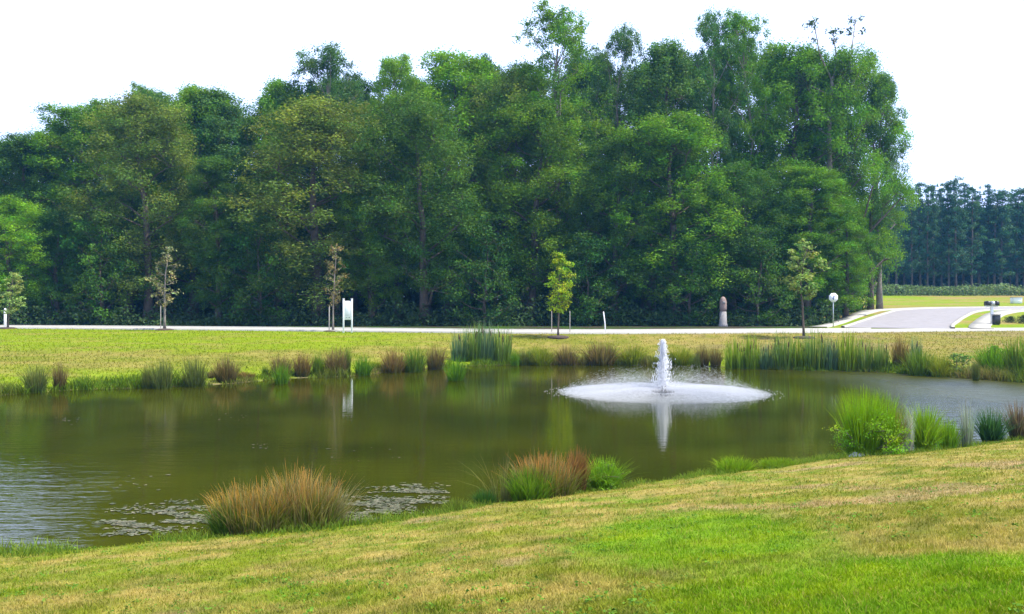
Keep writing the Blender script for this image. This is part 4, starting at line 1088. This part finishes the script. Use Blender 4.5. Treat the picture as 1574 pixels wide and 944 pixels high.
def clover():
    rg = rng_of(303); n = 1500; m_ = 9
    Yb = 4.2 + 11 * rg.uniform(0, 1, n) ** 1.4; x = rg.uniform(-.62, .62, n) * Yb
    k = (fbm(x * 1.4, Yb * 1.4, 304, 3) > .5) & (Yn(x) - Yb > .3); x, Yb = x[k], Yb[k]; n = len(x)
    th = rg.uniform(0, 6.28, (n, m_)); rr = .05 * np.sqrt(rg.uniform(0, 1, (n, m_)))
    X = (x[:, None] + rr * np.cos(th)).ravel(); Y_ = (Yb[:, None] + rr * np.sin(th)).ravel()
    P_ = np.stack([X, Y_, ground_z(X, Y_) + rg.uniform(.015, .05, n * m_)], 1)
    V, Fq, C = leaf_quads(P_, rg.normal(0, .35, (n * m_, 3)) + (0, 0, 1), rg.uniform(.007, .016, n * m_), jitter(rg, (.10, .20, .02), n * m_, .3), rg, .8)
    tag(link('lawn_weeds', make_mesh('lawn_weeds', V, [Fq], C, M_GRASS)), 'scattered low broad leaved weeds and clover in the near lawn', 'weeds', kind='stuff')
clover()
# taller weeds fringing the near shore
n = 15000; x = rg.uniform(-9, 14, n); dn = rg.uniform(-.05, .9, n) ** 1.4 * 1.0; dn = np.nan_to_num(dn, nan=0.0); Yb = Yn(x) - dn
keep = fbm(x * 1.1, Yb * 1.1, 95, 3) > .43
x, Yb, dn = x[keep], Yb[keep], dn[keep]; n = len(x)
d = rg.normal(0, 1, (n, 2)); d /= np.linalg.norm(d, axis=1)[:, None]
me = blade_mesh('shore_grass', np.stack([x, Yb, ground_z(x, Yb) - .02], 1), .05 + .20 * rg.uniform(0, 1, n) * fbm(x * .8, Yb * 0, 96, 2) * 1.6 * (1 - .6 * dn), .012 * rg.uniform(.7, 1.4, n), rg.uniform(.1, .9, n), d, jitter(rg, (.08, .15, .015), n), jitter(rg, (.19, .26, .03), n), 3, None, 97, .1)
tag(link('shore_grass', me), 'taller green grass fringing the near shore of the pond', 'grass', kind='stuff')

n = 30000; x = rg.uniform(-32, 26, n); dn = rg.uniform(-.15, 1.6, n); Yb = Yf(x) + dn
am = fbm(x * .7, Yb * .6, 98, 3)
keep = am > .40
x, Yb, dn, am = x[keep], Yb[keep], dn[keep], am[keep]; n = len(x)
d = rg.normal(0, 1, (n, 2)); d /= np.linalg.norm(d, axis=1)[:, None]
cc = mixc(jitter(rg, (.13, .21, .015), n), jitter(rg, (.24, .22, .06), n), sstep(.4, .65, fbm(x * .35, Yb * .2, 99, 3)))
me = blade_mesh('shore_grass', np.stack([x, Yb, np.maximum(ground_z(x, Yb), -.08) - .02], 1), (.10 + 1.3 * (am - .38)) * rg.uniform(.4, 1.3, n), .04 * rg.uniform(.6, 1.4, n), rg.uniform(.1, .8, n), d, cc * .6, cc, 2, None, 197, .1)
tag(link('shore_grass', me), 'uneven tall grass fringing the far shore of the pond', 'grass', kind='stuff')

# ------------------------------------------------------------------ air
hz = MB(); hz.box((0, 170, 20.5), (1000, 420, 46))
m, t, b = new_mat('air')
t.nodes.remove(b)
pv = t.nodes.new('ShaderNodeVolumePrincipled')
pv.inputs['Color'].default_value = (.16, .52, 1.0, 1); pv.inputs['Density'].default_value = 0.00032; pv.inputs['Anisotropy'].default_value = 0.2
t.links.new(pv.outputs[0], t.nodes['Material Output'].inputs['Volume'])
tag(link('haze', hz.mesh('haze', m)), 'thin bluish summer haze in the air over the pond and woods', 'haze', kind='stuff')

# ------------------------------------------------------------------ fountain
YFo = YW(603); xFo = PX(1019, YFo)
m, t, b = new_mat('spray_water')
b.inputs['Base Color'].default_value = (.93, .94, .96, 1); b.inputs['Roughness'].default_value = .25; b.inputs['Subsurface Weight'].default_value = 0
trn = t.nodes.new('ShaderNodeBsdfTranslucent'); trn.inputs['Color'].default_value = (.9, .92, .96, 1)
ms = t.nodes.new('ShaderNodeMixShader'); ms.inputs[0].default_value = .42
t.links.new(b.outputs[0], ms.inputs[1]); t.links.new(trn.outputs[0], ms.inputs[2]); t.links.new(ms.outputs[0], t.nodes['Material Output'].inputs['Surface'])
tcn = t.nodes.new('ShaderNodeTexCoord'); nn = noise_node(t, 20, 3, .6, tcn.outputs['Object'])
mr = t.nodes.new('ShaderNodeMapRange'); mr.inputs['To Min'].default_value = .15; mr.inputs['To Max'].default_value = .4
t.links.new(nn.outputs['Fac'], mr.inputs['Value']); t.links.new(mr.outputs['Result'], b.inputs['Roughness'])
M_SPRAY = m
fo = empty('fountain', (xFo, YFo, 0)); tag(fo, 'white water fountain with tall jet and wide low ring of spray on the pond', 'fountain')
M_FLOAT = simple_mat('dark_plastic', (.05, .05, .05), .5, .1, 6)
mb = MB(); mb.lathe([(.40, -.08), (.45, .02), (.42, .10), (.18, .14), (.12, .24), (.05, .26)], 20); link('float', mb.mesh('float', M_FLOAT, True), fo)
def drops(P, D, L, W):
    """elongated octahedra at P along D"""
    n = len(P); D = D / (np.linalg.norm(D, axis=1)[:, None] + 1e-9)
    a_ = np.cross(D, np.array([.3, .8, .52])); a_ /= np.linalg.norm(a_, axis=1)[:, None] + 1e-9; b_ = np.cross(D, a_)
    L = L[:, None]; W = W[:, None]
    V = np.stack([P - D * L, P + a_ * W, P + b_ * W, P - a_ * W, P - b_ * W, P + D * L], 1).reshape(-1, 3)
    q = np.array([(0, 2, 1), (0, 3, 2), (0, 4, 3), (0, 1, 4), (5, 1, 2), (5, 2, 3), (5, 3, 4), (5, 4, 1)])
    return V, (np.arange(n)[:, None, None] * 6 + q).reshape(-1, 3)
rg = rng_of(88)
# central jet, thick at the nozzle, breaking into beads towards the top
n = 5200; z = 1.95 * rg.uniform(0, 1, n) ** 1.3; ww_ = np.interp(z, [0, .25, .5, .9, 1.6, 2.08], [.66, .48, .33, .27, .20, .07]); r_ = ww_ * np.abs(rg.normal(0, .52, n)) ; th = rg.uniform(0, 6.28, n)
lump = .35 + 1.3 * vnoise(z * 6, th * .9, 3)
P_ = np.stack([r_ * lump * np.cos(th), r_ * lump * np.sin(th), z + .08], 1)
V, Fq = drops(P_, np.stack([.35 * np.cos(th), .35 * np.sin(th), np.ones(n)], 1), rg.uniform(.015, .06, n), rg.uniform(.005, .016, n))
link('water_jet', make_mesh('water_jet', V, [Fq], None, M_SPRAY), fo)
# spray ring: droplets along flat ballistic arcs
n = 110000
th = rg.uniform(0, 2 * np.pi, n); reach = 4.15 * (1 - .16 * np.abs(rg.normal(0, 1, n))).clip(.3, 1.1); apex = np.where(rg.uniform(0, 1, n) < .18, rg.uniform(.3, .85, n) * (.75 + .5 * vnoise(th * 2.2, th * 0, 5)), rg.uniform(.04, .20, n)); s = rg.uniform(0.02, 1, n) ** .62
apex = apex * (1 + .25 * np.sin(th * 7))
zz = .12 * (1 - s) + 4 * apex * s * (1 - s) * (1 - .35 * s)
P_ = np.stack([reach * s * np.cos(th), reach * s * np.sin(th), zz], 1)
D_ = np.stack([np.cos(th), np.sin(th), (4 * apex * (1 - 2 * s)) / reach], 1)
V, Fq = drops(P_, D_, rg.uniform(.02, .09, n), rg.uniform(.0006, .0017, n))
link('spray_ring', make_mesh('spray_ring', V, [Fq], None, M_SPRAY), fo)
# foam flecks where the spray lands
n = 11000; th = rg.uniform(0, 2 * np.pi, n); rr = np.abs(rg.normal(0, 2.0, n)); rr = np.where(rr > 4.6, rr * .4, rr)
P_ = np.stack([rr * np.cos(th), rr * np.sin(th), np.full(n, .012)], 1)
V, Fq = drops(P_, np.stack([np.cos(th), np.sin(th), 0 * th], 1), rg.uniform(.01, .04, n), rg.uniform(.002, .006, n))
link('foam', make_mesh('foam', V, [Fq], None, M_SPRAY), fo)
